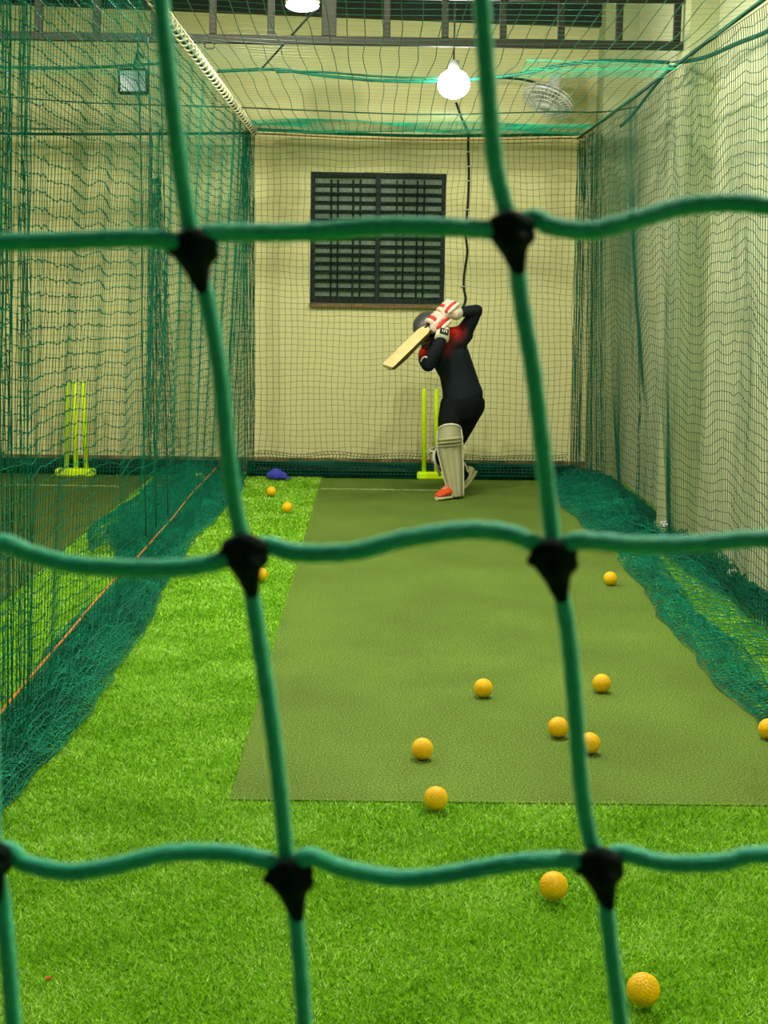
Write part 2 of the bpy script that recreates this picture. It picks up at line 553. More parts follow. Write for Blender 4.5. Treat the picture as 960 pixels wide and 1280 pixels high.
for k, (x0, x1) in enumerate(((WX0 + t, cx - .02), (cx + .02, WX1 - t))):
    b = MB(); b.box(((x0 + x1) / 2, yw + .025, cz + .01), (x1 - x0, 0.006, wh - .07)); b.build('pane', M['glass'], wf, False)
for k in range(14):
    z = WZ1 - 0.10 - k * (wh - .16) / 13.2
    b = MB(); b.box((cx, yw - .012, z), (ww - .07, 0.012, 0.022)); b.build('grille_bar', M['bars'], wf, False)
for px in (413.7, 422, 441, 450, 495.5, 504, 521, 529.5):
    x = at(px, 300, Y_B).x
    b = MB(); b.box((x, yw + .002, cz), (0.014, 0.010, wh - .11)); b.build('grille_bar', M['bars'], wf, False)

# roof truss across the room
TY = 9.35
tz = at(480, 52, TY).z
th = 0.05


def tru(name, c, size, parent=None):
    b = MB(); b.box(c, size, bev=.004)
    return b.build(name, M['steel'], parent, False, origin=None if parent else c)


truss = tru('trim_4', ((X_L + 2.0) / 2, TY, tz), (8.0, 0.05, th)); truss['kind'] = 'structure'
tru('top_chord', ((X_L + 2.0) / 2, TY, tz + 0.275), (8.0, 0.05, th), truss)
for i in range(22):
    px = 847 - 72.6 * i
    p = at(px, 20, TY)
    if p.x > -5.9:
        wdt = 0.09 if i == 6 else 0.042
        tru('truss_post', (p.x, TY, tz + 0.1375), (wdt, 0.045, 0.225), truss)
hk = at(262, 56, TY)
b = MB(); b.tube([hk + Vector((dx, 0, dz)) for dx, dz in ((-.03, .03), (-.03, -.01), (-.02, -.022), (.02, -.022), (.03, -.01), (.03, .03))], .005, 6)
b.build('hook', M['steel'], truss)
# slanting brace from the truss down to the ceiling net
br = [at(392, 14, TY + .1), at(328, 85, 10.4)]
b = MB(); b.tube(br, .008, 6)
tag(b.build('brace_rod', M['steel'], origin=br[0]), 'thin slanting rod running down from the roof truss beside the small lamp', 'rod')

# ------------------------------------------------------------------ mats and grass
ML, MR, MY0, MY1 = ground(401, 600).x, 1.42, ground(600, 1005).y, 11.85
MAT_T = 0.006


def mat_obj(name, x0, x1, y0, y1, m, label):
    o = MB()
    def fn(u, v):
        return Vector((x0 + (x1 - x0) * u, y0 + (y1 - y0) * v, MAT_T))
    o.grid(fn, 6, 24)
    n = len(o.v)
    o.add([(x0, y0, 0), (x1, y0, 0), (x1, y1, 0), (x0, y1, 0), (x0, y0, MAT_T), (x1, y0, MAT_T), (x1, y1, MAT_T), (x0, y1, MAT_T)],
          [(0, 1, 5, 4), (1, 2, 6, 5), (2, 3, 7, 6), (3, 0, 4, 7)])
    ob = o.build(name, m, smooth=False, origin=((x0 + x1) / 2, (y0 + y1) / 2, 0))
    return tag(ob, label, 'mat')


m1 = mat_obj('pitch_mat', ML, MR, MY0, MY1, M['mat'], 'wide olive green batting mat lying under the batsman and most balls')
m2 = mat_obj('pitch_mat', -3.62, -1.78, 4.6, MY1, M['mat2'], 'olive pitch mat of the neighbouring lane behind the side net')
for (x0, x1, lab, mm) in ((ML + .02, ground(566, 615).x, 'faded', m1), (-3.55, -1.95, 'faded', m2)):
    b = MB(); yy = ground(480, 613).y
    b.box(((x0 + x1) / 2, yy, MAT_T + .001), (x1 - x0, 0.045, 0.003))
    b.build('crease_line', M['paint_white'], mm, False)['label'] = 'faded white crease line'


def blades(name, regions, label, parent_floor):
    Vs = []; sh = []
    for (x0, x1, y0, y1, dens, h, w) in regions:
        n = int((x1 - x0) * (y1 - y0) * dens)
        x = rng.uniform(x0, x1, n); y = rng.uniform(y0, y1, n)
        ang = rng.uniform(0, 2 * PI, n); lean = rng.uniform(0.5, 1.35, n)
        hh = h * .85 * rng.uniform(.5, 1.1, n); la = rng.uniform(0, 2 * PI, n)
        la = la + 0.4 * np.sin(x * 9 + y * 4)
        ca, sa = np.cos(ang) * w / 2, np.sin(ang) * w / 2
        tip = np.stack([x + np.cos(la) * np.sin(lean) * hh, y + np.sin(la) * np.sin(lean) * hh, np.cos(lean) * hh + .001], 1)
        a = np.stack([x - ca, y - sa, np.zeros(n)], 1); b_ = np.stack([x + ca, y + sa, np.zeros(n)], 1)
        # slightly flat tip: three vertices per blade
        Vs.append(np.stack([a, b_, tip], 1).reshape(-1, 3))
        patch = wob(x, y, 5, 8, 1.5, 7) * .16 + wob(x, y, 9, 8, 8, 22) * .10
        s = np.clip(rng.beta(1.5, 2.0, n) + patch * 1.4, 0, 1)
        sh.append(np.stack([s * .75, s * .75, np.clip(s * 1.25, 0, 1)], 1).ravel())
    V = np.concatenate(Vs); S = np.concatenate(sh)
    Q = np.arange(len(V)).reshape(-1, 3)
    o = from_arrays(name, V, Q, M['blades'], None, smooth=False, tri=True)
    a = o.data.attributes.new('shade', 'FLOAT', 'POINT'); a.data.foreach_set('value', S.astype(np.float32))
    tag(o, label, 'grass', kind='stuff')
    return o


blades('artificial_grass', [
    (-1.35, 1.75, 2.5, 3.45, 42000, .020, .0035),
    (-1.35, 1.75, 3.45, MY0 + .006, 42000, .022, .0036),
    (-1.35, ML + .005, MY0, 6.5, 30000, .022, .004),
    (-1.35, ML + .005, 6.5, 9.0, 17000, .024, .006),
    (-1.35, ML + .005, 9.0, 12.1, 9000, .026, .009),
    (MR + .004, 2.0, MY0, 8.0, 14000, .022, .006),
    (MR + .004, 2.0, 8.0, 12.1, 9000, .026, .009),
    (-1.77, -1.35, 3.5, 8.0, 14000, .022, .006),
    (-1.77, -1.35, 8.0, 12.1, 9000, .026, .009),
    (-3.4, -1.35, 2.5, 4.55, 7000, .022, .007),
], 'bright green artificial grass around the olive mats', None)

# ------------------------------------------------------------------ balls
def ball_mesh():
    R = 0.036
    nb = 260
    k = np.arange(nb) + .5
    phi = np.arccos(1 - 2 * k / nb); th_ = PI * (1 + 5 ** .5) * k
    D = np.stack([np.cos(th_) * np.sin(phi), np.sin(th_) * np.sin(phi), np.cos(phi)], 1)
    b = MB(); b.sphere((0, 0, 0), 1.0, 72, 48)
    V = np.array(b.v)
    d = V @ D.T
    ang = np.arccos(np.clip(d.max(1), -1, 1))
    w = 0.105
    dep = np.clip(1 - (ang / w) ** 2, 0, 1) * 0.045
    V = V * (R * (1 - dep))[:, None]
    b.v = [tuple(v) for v in V]
    me = bpy.data.meshes.new('training_ball'); me.from_pydata(b.v, [], b.f); me.materials.append(M['ball'])
    me.polygons.foreach_set('use_smooth', [True] * len(b.f)); me.update()
    return me, R


bm_, BR = ball_mesh()
on_mat = MAT_T + .001
BALLS = [
    (804, 1237, .012, 'largest yellow dimpled ball, on the grass at the lower edge of the view'),
    (692, 1107, .012, 'yellow ball on the bright grass just in front of the mat'),
    (545, 998, on_mat, 'yellow ball touching the near edge of the olive mat'),
    (528, 936, on_mat, 'yellow ball on the mat just behind the one at its near edge'),
    (604, 860, on_mat, 'lone yellow ball in the middle of the olive mat'),
    (752, 854, on_mat, 'yellow ball on the mat behind the close pair, beside a net cord'),
    (698, 909, on_mat, 'left ball of the close pair flanking the second vertical cord'),
    (737, 929, on_mat, 'right ball of the close pair, partly hidden by the vertical cord'),
    (961, 911, on_mat, 'yellow ball half cut off by the right edge of the view'),
    (763, 723, on_mat, 'yellow ball near the heaped net on the right side of the mat'),
    (359, 634, .012, 'nearer of the two tiny yellow balls on the grass by the back net'),
    (339, 614, .012, 'farthest yellow ball, on the grass below the left net corner'),
    (326, 718, .012, 'yellow ball on the grass strip, half behind a dark-painted cord knot'),
]
for i, (px, py, z0, lab) in enumerate(BALLS):
    p = ground(px, py, z0 + BR)
    o = bpy.data.objects.new('ball', bm_); C.objects.link(o)
    o.location = p; o.rotation_euler = (i * 1.3 + .4, i * .7, i * 2.1)
    tag(o, lab, 'ball', 'yellow training balls lying about the lane')

# ------------------------------------------------------------------ close-up front net
fn_y = 0.237
front = empty('front_net', at(480, 640, fn_y), 'close green cord net with knots painted shade-dark hanging right before the viewer', 'net')
V_PX = [
    [(-64, -110), (-52, 100), (-40, 305), (-30, 480), (-18, 690), (-12, 900), (-8, 1062), (2, 1120), (10, 1200), (17, 1290), (25, 1400)],
    [(193, -110), (199, -20), (207, 60), (216, 140), (228, 230), (242, 308), (262, 390), (276, 475), (284, 560), (293, 630), (306, 690), (322, 790), (339, 900), (351, 1000), (357, 1060), (363, 1095), (372, 1170), (381, 1290), (388, 1400)],
    [(590, -120), (601, -10), (609, 100), (618, 200), (630, 255), (640, 286), (652, 380), (667, 470), (679, 570), (688, 650), (694, 698), (711, 800), (720, 900), (727, 990), (738, 1050), (751, 1082), (764, 1190), (777, 1290), (790, 1400)],
    [(985, -110), (1000, 80), (1040, 275), (1060, 480), (1085, 690), (1110, 880), (1140, 1080), (1165, 1250), (1175, 1400)],
    [(-460, -110), (-440, 300), (-400, 690), (-385, 1070), (-370, 1400)],
    [(1385, -110), (1430, 280), (1475, 690), (1530, 1085), (1550, 1400)],
]
H_PX_ = [
    [(-440, 300), (-240, 318), (-40, 305), (0, 303), (90, 301), (180, 298), (242, 304), (262, 292), (320, 291), (390, 290), (480, 283), (560, 284), (615, 287), (640, 281), (668, 273), (690, 283), (740, 288), (800, 273), (850, 259), (905, 254), (960, 258), (1040, 275), (1240, 290), (1430, 280)],
    [(-400, 690), (-200, 705), (-18, 678), (40, 693), (100, 707), (200, 711), (265, 704), (306, 688), (335, 682), (370, 691), (440, 690), (505, 674), (580, 663), (640, 668), (694, 690), (720, 676), (800, 681), (880, 679), (960, 674), (1085, 690), (1280, 710), (1475, 690)],
    [(-385, 1070), (-200, 1088), (-8, 1062), (30, 1079), (85, 1090), (140, 1083), (210, 1067), (280, 1066), (330, 1075), (363, 1085), (385, 1070), (430, 1086), (500, 1098), (560, 1093), (640, 1079), (700, 1075), (751, 1078), (775, 1066), (830, 1079), (900, 1078), (960, 1068), (1140, 1080), (1340, 1100), (1530, 1085)],
    [(-370, 1400), (-180, 1415), (25, 1400), (200, 1420), (388, 1400), (590, 1420), (790, 1400), (980, 1420), (1175, 1400), (1360, 1420), (1550, 1400)],
    [(-460, -110), (-250, -90), (-64, -110), (60, -85), (193, -110), (390, -90), (590, -120), (790, -95), (985, -110), (1180, -90), (1385, -110)],
]


def fcord(pts, ph, r=.00140):
    P = smooth_path([at(x, y, fn_y + .0012 * math.sin(i * 1.3 + ph)) for i, (x, y) in enumerate(pts)], 8)
    mb = MB(); n = 14
    R_ = [r * (1 + .05 * math.sin(i * 1.9 + ph)) for i in range(len(P))]
    mb.tube(P, R_, n)
    return mb


for i, l in enumerate(V_PX):
    fcord(l, i).build('vertical_cord', M['cord'], front)
for i, l in enumerate(H_PX_):
    fcord(l, i + 3, .00152).build('horizontal_cord', M['cord'], front)
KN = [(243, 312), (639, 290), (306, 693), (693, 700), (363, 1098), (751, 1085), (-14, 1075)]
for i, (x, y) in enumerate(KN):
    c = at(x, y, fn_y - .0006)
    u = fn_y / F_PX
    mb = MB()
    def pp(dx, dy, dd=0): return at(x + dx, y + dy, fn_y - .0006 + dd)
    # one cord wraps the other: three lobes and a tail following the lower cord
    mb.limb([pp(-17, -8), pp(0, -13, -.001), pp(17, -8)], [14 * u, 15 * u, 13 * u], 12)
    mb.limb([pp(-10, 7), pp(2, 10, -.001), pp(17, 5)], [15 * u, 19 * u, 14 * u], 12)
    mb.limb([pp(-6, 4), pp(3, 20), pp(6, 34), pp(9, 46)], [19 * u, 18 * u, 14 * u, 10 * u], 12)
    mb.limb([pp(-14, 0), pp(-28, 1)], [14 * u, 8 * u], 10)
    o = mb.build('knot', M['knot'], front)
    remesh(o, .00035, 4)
    o['label'] = 'knot painted dark as in shade'

# ------------------------------------------------------------------ hall nets
NET_Z = at(520, 170, 12.0).z          # height of the net roof
XL_B, XR_B = at(318, 400, 12.0).x, at(722, 200, 12.0).x
Y_N = 12.0


def back_sheet(x0, x1, seed):
    nu = int((x1 - x0) / .0475); nv = int((NET_Z - .04) / .0475)
    u, v = np.meshgrid(np.linspace(0, 1, nu), np.linspace(0, 1, nv), indexing='ij')
    x = x0 + (x1 - x0) * u; z = .04 + (NET_Z - .04) * v
    G = np.stack([x + .014 * wob(x, z, seed), Y_N + .03 * wob(x, z, seed + 1) - .02, z + .012 * wob(x * 2, z, seed + 2)], 2)
    G[:, :, 0] += .005 * wob(x * 6, z * 6, seed + 3); G[:, :, 2] += .005 * wob(x * 7, z * 5, seed + 4)
    G[:, -1, 2] = NET_Z
    return G


def gather(top, bot, wid_t, wid_b, n, seed, rows=56, dep=.03):
    """a bunched fold of netting hanging from top to bot"""
    top, bot = Vector(top), Vector(bot)
    u, v = np.meshgrid(np.linspace(-.5, .5, n), np.linspace(0, 1, rows), indexing='ij')
    wd = wid_t + (wid_b - wid_t) * v
    x = top.x + (bot.x - top.x) * v + wd * u + .004 * wob(u * 9, v * 8, seed)
    y = top.y + (bot.y - top.y) * v + dep * np.sin(u * 22 + seed) + .006 * wob(u * 8, v * 9, seed + 1)
    z = top.z + (bot.z - top.z) * v + .012 * wob(u * 5, v * 5, seed + 2)
    return np.stack([x, y, z], 2)


def rope(name, pts, r, m, parent, sub=6, n=6):
    b = MB(); b.tube(smooth_path(pts, sub), r, n)
    return b.build(name, m, parent)


def crumple(x0f, x1f, y0, y1, hf, seed, du=.026, dv=.034):
    """a layer of netting lying crumpled on the floor between two edges that follow y"""
    nv = int((y1 - y0) / dv); yy = np.linspace(y0, y1, nv)
    wmax = max(abs(x1f(q) - x0f(q)) for q in yy); nu = max(4, int(wmax / du))
    u, v = np.meshgrid(np.linspace(0, 1, nu), yy, indexing='ij')
    X0 = np.array([x0f(q) for q in yy]); X1 = np.array([x1f(q) for q in yy])
    x = X0[None] + (X1 - X0)[None] * u + .012 * wob(u * 6, v * 4, seed)
    y = v + .03 * wob(u * 5, v * 3, seed + 1)
    z = np.array([[hf(a, b_) for b_ in yy] for a in u[:, 0]]) * (.55 + .45 * np.abs(wob(u * 3.5, v * 4, seed + 2))) + .012
    z += .006 * wob(u * 14, v * 12, seed + 3)
    return np.stack([x, y, np.maximum(z, .008)], 2)


# ---- back net of the lane
bn = empty('back_net', ((XL_B + XR_B) / 2, Y_N, 0), 'square-mesh net hanging across the back wall behind the batsman', 'net')
net_obj('netting', back_sheet(XL_B, XR_B, 21), M['net_back'], bn, .00155, .00155)
rope('top_rope', [(XL_B, Y_N, NET_Z), ((XL_B + XR_B) / 2, Y_N, NET_Z - .03), (XR_B, Y_N, NET_Z + .0)], .005, M['orange_rope'], bn)['label'] = 'orange top rope'
rope('border_cord', [(XL_B, Y_N - .02, NET_Z + .03), ((XL_B + XR_B) / 2, Y_N - .02, NET_Z + .0), (XR_B, Y_N - .02, NET_Z + .03)], .012, M['net'], bn)


def roll(x0, x1, y, r, seed, lay=5):
    out = []
    for k in range(lay):
        n = int((x1 - x0) / .03)
        u, v = np.meshgrid(np.linspace(x0, x1, n), np.linspace(0, 2 * PI, 15), indexing='ij')
        rr = r * (.75 + .3 * k / lay) * (1 + .22 * wob(u, v, seed + k))
        out.append(np.stack([u + .01 * wob(u * 4, v, seed), y + .10 - k * .008 + rr * np.cos(v) * 1.2, .006 + r * .95 + rr * np.sin(v) * .95], 2))
    return out


net_obj('rolled_hem', roll(XL_B - .05, XR_B + .05, Y_N - .10, .062, 31, 6), M['net_dark'], bn, .0034, .0034)
# second ragged layer low on the wall
lowx = np.linspace(XL_B, XR_B, 90)
u, v = np.meshgrid(lowx, np.linspace(0, 1, 7), indexing='ij')
net_obj('slack_fold', np.stack([u + .02 * wob(u * 3, v * 4, 40), Y_N + .06 + 0 * u, .05 + v * (.14 + .05 * wob(u * 2, v * 0, 41))], 2), M['net_back'], bn, .0026, .0026)

# ---- back net of the neighbouring lane
bn2 = empty('back_net', (-2.6, Y_N, 0), 'net hanging across the back wall of the left neighbouring lane', 'net')
net_obj('netting', back_sheet(-4.3, XL_B - .02, 51), M['net_back'], bn2, .0015, .0015)
z2 = at(150, 160, Y_N).z
rope('top_rope', [(-4.3, Y_N - .03, NET_Z - .02), (-2.6, Y_N - .03, NET_Z - .03), (XL_B - .03, Y_N - .03, NET_Z)], .011, M['net_dark'], bn2)
net_obj('rolled_hem', roll(-4.3, XL_B - .1, Y_N - .10, .062, 61, 6), M['net_dark'], bn2, .0034, .0034)
ga = [gather((at(196, 250, 11.8).x, 11.8, 2.35), (at(207, 590, 11.8).x, 11.8, .08), .05, .24, 22, 3),
      gather((at(188, 165, 11.7).x, 11.7, NET_Z), (at(186, 600, 11.7).x, 11.7, .05), .02, .03, 7, 4),
      gather((at(200, 165, 11.75).x, 11.75, NET_Z), (at(196, 450, 11.75).x, 11.75, .9), .02, .03, 6, 8)]
net_obj('gathered_fold', ga, M['net_dark'], bn2, .0022, .0022)

# ---- left side net
def xl_floor(y):  # orange rope line
    return -1.215 + .008 * math.sin(y * 1.7)


sn = empty('side_net', (-1.15, 7.2, 0), 'long green side net dividing this lane from the left one', 'net')
Y0L = 2.6
L_len = (Y_N - Y0L) * 1.10
nu = int(L_len / .05); nv = int((NET_Z) / .0505)
u, v = np.meshgrid(np.linspace(0, 1, nu), np.linspace(0, 1, nv), indexing='ij')
yb = Y0L + (Y_N - Y0L) * u
y = yb + (.009 * np.sin(yb * 11 + 1.0 * wob(yb, v, 71)) + .006 * np.sin(yb * 27 + 1)) * (.35 + .65 * (1 - v))
y = y + .007 * wob(yb * 5, v * 8, 75)
x = XL_B - .02 + (-.16) * (1 - v) * np.minimum((Y_N - yb) / 1.5, 1) + (.035 * wob(yb * .55, v * .8, 72) + .010 * np.cos(yb * 11)) * (.2 + .8 * (1 - v) ** .5)
z = .02 + (NET_Z - .02) * v + .014 * wob(yb * 2.2, v * 3, 73) * (v < .99) + .007 * wob(yb * 9, v * 9, 74) * (v < .99)
z = z - .03 * (1 - v) * np.sin(yb * 1.9 + 2)
z = np.maximum(z, .012)
net_obj('netting', np.stack([x, y, z], 2), M['net'], sn, .00135, .00135, knots=.0030)
gl = []
for (px, Y, wt, wb, n, s) in ((15, 4.75, .03, .05, 9, 1), (37, 4.98, .025, .05, 8, 2)):
    tp = at(px, 160, Y); bt = at(px - 8, 860, Y)
    gl.append(gather((tp.x, Y, NET_Z), (bt.x, Y, .03), wt, wb, n, s, 58))
gl.append(gather((at(309, 165, 11.85).x, 11.85, NET_Z), (at(287, 600, 11.75).x, 11.7, .05), .06, .14, 20, 6, 56, .04))
gl.append(gather((at(311, 165, 11.95).x, 11.93, NET_Z), (at(312, 595, 11.9).x, 11.9, .05), .10, .08, 20, 7, 56, .04))
net_obj('gathered_fold', gl, M['net'], sn, .0019, .0019)
for (px, Y) in ((173, 7.2), (186, 7.5), (201, 7.9)):
    tp = at(px, 180, Y); bt = at(px + 6, 560, Y)
    rope('hanging_cord', [(tp.x, Y, NET_Z), ((tp.x + bt.x) / 2 + .01, Y, 1.9), (bt.x, Y, 1.2), (bt.x + .01, Y, .3)], .0035, M['net_dark'], sn)
rope('top_rope', [(XL_B, Y0L, NET_Z + .01), (XL_B, 7, NET_Z - .0), (XL_B, Y_N, NET_Z)], .012, M['net_dark'], sn)
orange_pts = [(xl_floor(q), q, .135 + .003 * math.sin(q * 4)) for q in np.linspace(3.2, 11.4, 30)]
rope('floor_rope', orange_pts, .0052, M['orange_rope'], sn, 3)['label'] = 'orange floor rope'
for i in range(46):
    yq = 5.2 + i * .148
    b = MB()
    ring = [Vector((XL_B + .012, yq, NET_Z)) + Vector((math.cos(w) * .024, .004 * math.sin(w * 2), math.sin(w) * .03)) for w in np.linspace(0, 2 * PI, 11)]
    b.tube(ring, .0055, 5, False); b.build('tie_ring', M['cream_rope'], sn)


def el(y):   # inner edge of the heap on this lane's grass
    return -1.03 + .035 * math.sin(y * 1.25 + .6) + .008 * math.sin(y * 4.1)


def ol(y):   # outer edge towards the neighbouring lane
    return -1.33 - .28 * max(0, min(1, (y - 7.4) / 1.6)) - .03 * math.sin(y * 2.2)


def hill(h, k=1.0):
    return lambda a, q: h * math.sin(PI * min(max(a, 0), 1)) ** .7 * (1 + .25 * math.sin(q * 2.3 * k)) + .006


heap = []
for k in range(5):
    heap.append(crumple(lambda q, k=k: ol(q) + .02 * k, lambda q, k=k: el(q) - .012 * k * (1 + math.sin(q * 2 + k)), 3.0, 11.95, hill(.035 + .014 * k, 1 + .2 * k), 100 + k, .030, .036))
for k in range(2):
    heap.append(crumple(lambda q, k=k: ol(q) - .12, lambda q: -1.22, 8.3, 11.9, hill(.10 + .02 * k, .7), 130 + k, .034, .040))
net_obj('heaped_hem', heap, M['heap'], sn, .0022, .0022)

# ---- right side net
rn = empty('side_net', (1.75, 7.2, 0), 'green net hanging in folds over the right-hand wall', 'net')
nu = int((Y_N - Y0L) * 1.3 / .05); nv = int(NET_Z / .05)
u, v = np.meshgrid(np.linspace(0, 1, nu), np.linspace(0, 1, nv), indexing='ij')
yb = Y0L + (Y_N - Y0L) * u
lean = np.minimum((Y_N - yb) / 1.2, 1)
amp = (.3 + .7 * (1 - v)) * lean
y = yb + (.010 * np.sin(yb * 7.0 + .8 * wob(yb, v, 81)) + .005 * np.sin(yb * 19)) * (.4 + .6 * (1 - v)) + .010 * wob(yb * 5, v * 5, 85)
x = XR_B + .02 + .17 * lean * (1 - v) ** .8 + amp * (.008 * np.cos(yb * 7.0) + .035 * wob(yb * .7, v * 1.2, 82))
colz = ((yb > 8.95) & (yb < 9.75)) | (yb > 11.85)
x = np.minimum(x, np.where(colz, 1.745, 1.93))
z = .05 + (NET_Z - .05) * v + (.045 * np.sin(yb * 3.5 + 1 + v * 2) + .03 * wob(yb * 3, v * 3, 83)) * (v < .99) * (.25 + v * (1 - v) * 3) + .008 * wob(yb * 9, v * 9, 84) * (v < .99)
net_obj('netting', np.stack([x, y, np.maximum(z, .012)], 2), M['net_dark'], rn, .0019, .0019)
gr = [gather((at(727, 178, 11.95).x, 11.93, NET_Z), (at(719, 590, 11.9).x, 11.9, .05), .07, .08, 16, 11, 56, .05),
      gather((at(745, 178, 11.7).x, 11.7, NET_Z), (at(745, 590, 11.7).x, 11.7, .05), .12, .14, 16, 12, 56, .05)]
net_obj('gathered_fold', gr, M['net'], rn, .0018, .0022)
rope('top_rope', [(XR_B, Y0L, NET_Z), (XR_B, 7, NET_Z + .005), (XR_B, 9.4, NET_Z), (XR_B, Y_N, NET_Z)], .010, M['net_dark'], rn)
p0, p1, p2 = at(868, 66, 8.9), at(800, 82, 9.3), at(712, 168, 11.8)
rope('cream_tie', [at(866, 64, 8.75), at(856, 74, 8.8), at(846, 80, 8.85), at(838, 80, 8.9)], .008, M['cream_rope'], rn)
rope('cream_tie', [at(746, 158, 11.7), at(740, 168, 11.7), at(732, 174, 11.75), at(724, 174, 11.8)], .008, M['cream_rope'], rn)
rope('wall_rope', [at(836, 80, 9.2), at(880, 72, 8.8), at(920, 55, 8.3), at(962, 38, 7.8), at(1020, 5, 7.2)], .012, M['net_dark'], rn)
rope('wall_rope', [at(838, 84, 9.1), at(815, 112, 9.6), at(792, 142, 10.4), at(776, 158, 11.0)], .011, M['net_dark'], rn)


def er(q):
    return 1.385 + .03 * math.sin(q * 1.4 + 2.4) + .014 * math.sin(q * 5.3) - .02 * max(0, 1 - abs(q - 9.6) / .5)


def wr_(q):
    return 1.97 - (.18 if 8.9 < q < 9.7 or q > 11.85 else 0)


heap = []
for k in range(3):   # dense inner strip
    heap.append(crumple(lambda q, k=k: er(q) + .012 * k, lambda q, k=k: er(q) + .17 + .02 * k + .03 * math.sin(q * 3 + k), 3.6, 11.9, hill(.018 + .012 * k, 1 + .2 * k), 160 + k, .032, .036))
for k in range(1):   # single layer over grass
    heap.append(crumple(lambda q, k=k: er(q) + .12, lambda q: 1.80, 3.6, 11.9, hill(.03, 1), 170 + k, .035, .035))
for k in range(4):   # pile along the wall
    heap.append(crumple(lambda q, k=k: 1.76 + .05 * math.sin(q * 2.1) + .02 * k - .32 * max(0, min(1, (q - 8.4) / 1.2)), lambda q, k=k: wr_(q) - .01 * k, 3.6, 11.95, hill(.06 + .02 * k, 1 + .15 * k), 180 + k, .030, .036))
net_obj('heaped_hem', heap, M['heap'], rn, .0021, .0021)
for (px, py) in ((830, 655), (915, 716), (833, 658)):
    c = ground(px, py, .12)
    b = MB()
    b.tube([c + Vector((math.cos(w) * .022, math.sin(w * 1.3) * .014, .012 * math.sin(w * 2) + .004)) for w in np.linspace(0, 5.2, 9)], .006, 5)
    b.build('cord_tie', M['white'], rn)['label'] = 'white cord tie'

# ---- ceiling nets
def ceiling_sheet(x0, x1, seed, spx=.078, spy=.10):
    nu = int((x1 - x0) / spx); nv = int((Y_N - .6) / spy)
    u, v = np.meshgrid(np.linspace(0, 1, nu), np.linspace(0, 1, nv), indexing='ij')
    yy = .6 + (Y_N - .6) * v; xx = x0 + (x1 - x0) * u
    # sags between the cross ropes, whose places are in SUP
    z = np.full_like(yy, NET_Z)
    for a, b_ in zip(SUP[:-1], SUP[1:]):
        w = np.clip((yy - a) / (b_ - a), 0, 1)
        ins = (yy >= a) & (yy <= b_)
        z = np.where(ins, NET_Z - .075 * np.sin(PI * w) * np.sin(PI * u) ** .5, z)
    z = z + .01 * wob(xx, yy, seed)
    return np.stack([xx + .012 * wob(xx * 3, yy, seed + 1), yy + .02 * wob(xx, yy * 2, seed + 2), z], 2)


SUP = [.6, 3.2, 6.0, 8.9, 12.0]
cn = empty('ceiling_net', ((XL_B + XR_B) / 2, 6.3, NET_Z), 'green net stretched overhead as the roof of the batting lane', 'net')
net_obj('netting', ceiling_sheet(XL_B, XR_B, 91), M['net_ceil'], cn, .0006, .0024)
# bunched band, lamp glow painted into its colour, where the roof net meets the back net and where the middle rope runs
def band(x0, x1, y, w, n, seed, z=None, dz=0):
    u, v = np.meshgrid(np.linspace(x0, x1, int((x1 - x0) / .06)), np.linspace(-.5, .5, n), indexing='ij')
    return np.stack([u, y + v * w + .03 * wob(u, v, seed), (z or NET_Z) + dz * (u - x0) / (x1 - x0) + .02 * wob(u, v * 2, seed + 1)], 2)


net_obj('gathered_fold', [band(XL_B, XR_B, 11.6, .8, 34, 95, NET_Z + .02), band(XL_B + 1.75, XR_B, 8.25, .5, 11, 96, NET_Z - .01, .0)], M['net_painted_glow'], cn, .0018, .0020)
rope('cross_rope', [at(272, 89, 9.9), at(345, 87, 10.1), at(400, 94, 10.2), at(480, 101, 10.2), at(560, 101, 10.1), at(640, 94, 10.0), at(700, 82, 9.6), at(760, 76, 9.2), at(836, 78, 8.9)], .011, M['net_dark'], cn)
rope('cross_rope', [at(345, 90, 10.0), at(400, 90, 10.0), at(480, 96, 10.0), at(555, 98, 10.0)], .007, M['net_dark'], cn)

cn2 = empty('ceiling_net', (-2.7, 6.3, NET_Z), 'green net stretched overhead above the left neighbouring lane', 'net')
net_obj('netting', ceiling_sheet(-4.3, XL_B - .02, 98, .07, .10), M['net_ceil'], cn2, .0009, .0024)
rope('cross_rope', [at(0, 84, 10.2), at(80, 85, 10.2), at(160, 82, 10.1), at(215, 78, 10)], .010, M['net_dark'], cn2)

# thin cord strung across the hall before the back wall
b = MB()
b.tube(smooth_path([at(-120, 118, 11.6), at(0, 121, 11.6), at(120, 129, 11.6), at(290, 134, 11.6), at(480, 142, 11.6), at(562, 143, 11.6), at(680, 140, 11.6), at(752, 140, 11.6), at(800, 133, 10.4)], 4), .005, 6)
tag(b.build('stretched_cord', M['net_dark'], origin=at(400, 138, 11.6)), 'thin dark cord stretched level across the hall above the back net', 'cord')

# ------------------------------------------------------------------ wall cable
cab = empty('wall_cable', at(583, 385, Y_B - .01), 'wavy black cable clipped down the back wall beside the window', 'cable')
cp = [at(x, y, Y_B - .012) for x, y in ((570, 128), (578, 150), (585, 165), (585, 182), (586, 215), (585, 250), (582, 290), (584, 315), (580, 345), (580, 362), (582, 374), (578, 386))]
b = MB(); b.tube(smooth_path(cp, 5), .010, 7); b.build('cable', M['black'], cab)
for (x, y) in ((585, 190), (586, 208), (585, 226), (584, 262), (579, 358)):
    b = MB(); b.box(at(x, y, Y_B - .014), (.045, .022, .008), bev=.002); b.build('clip', M['white'], cab, False)

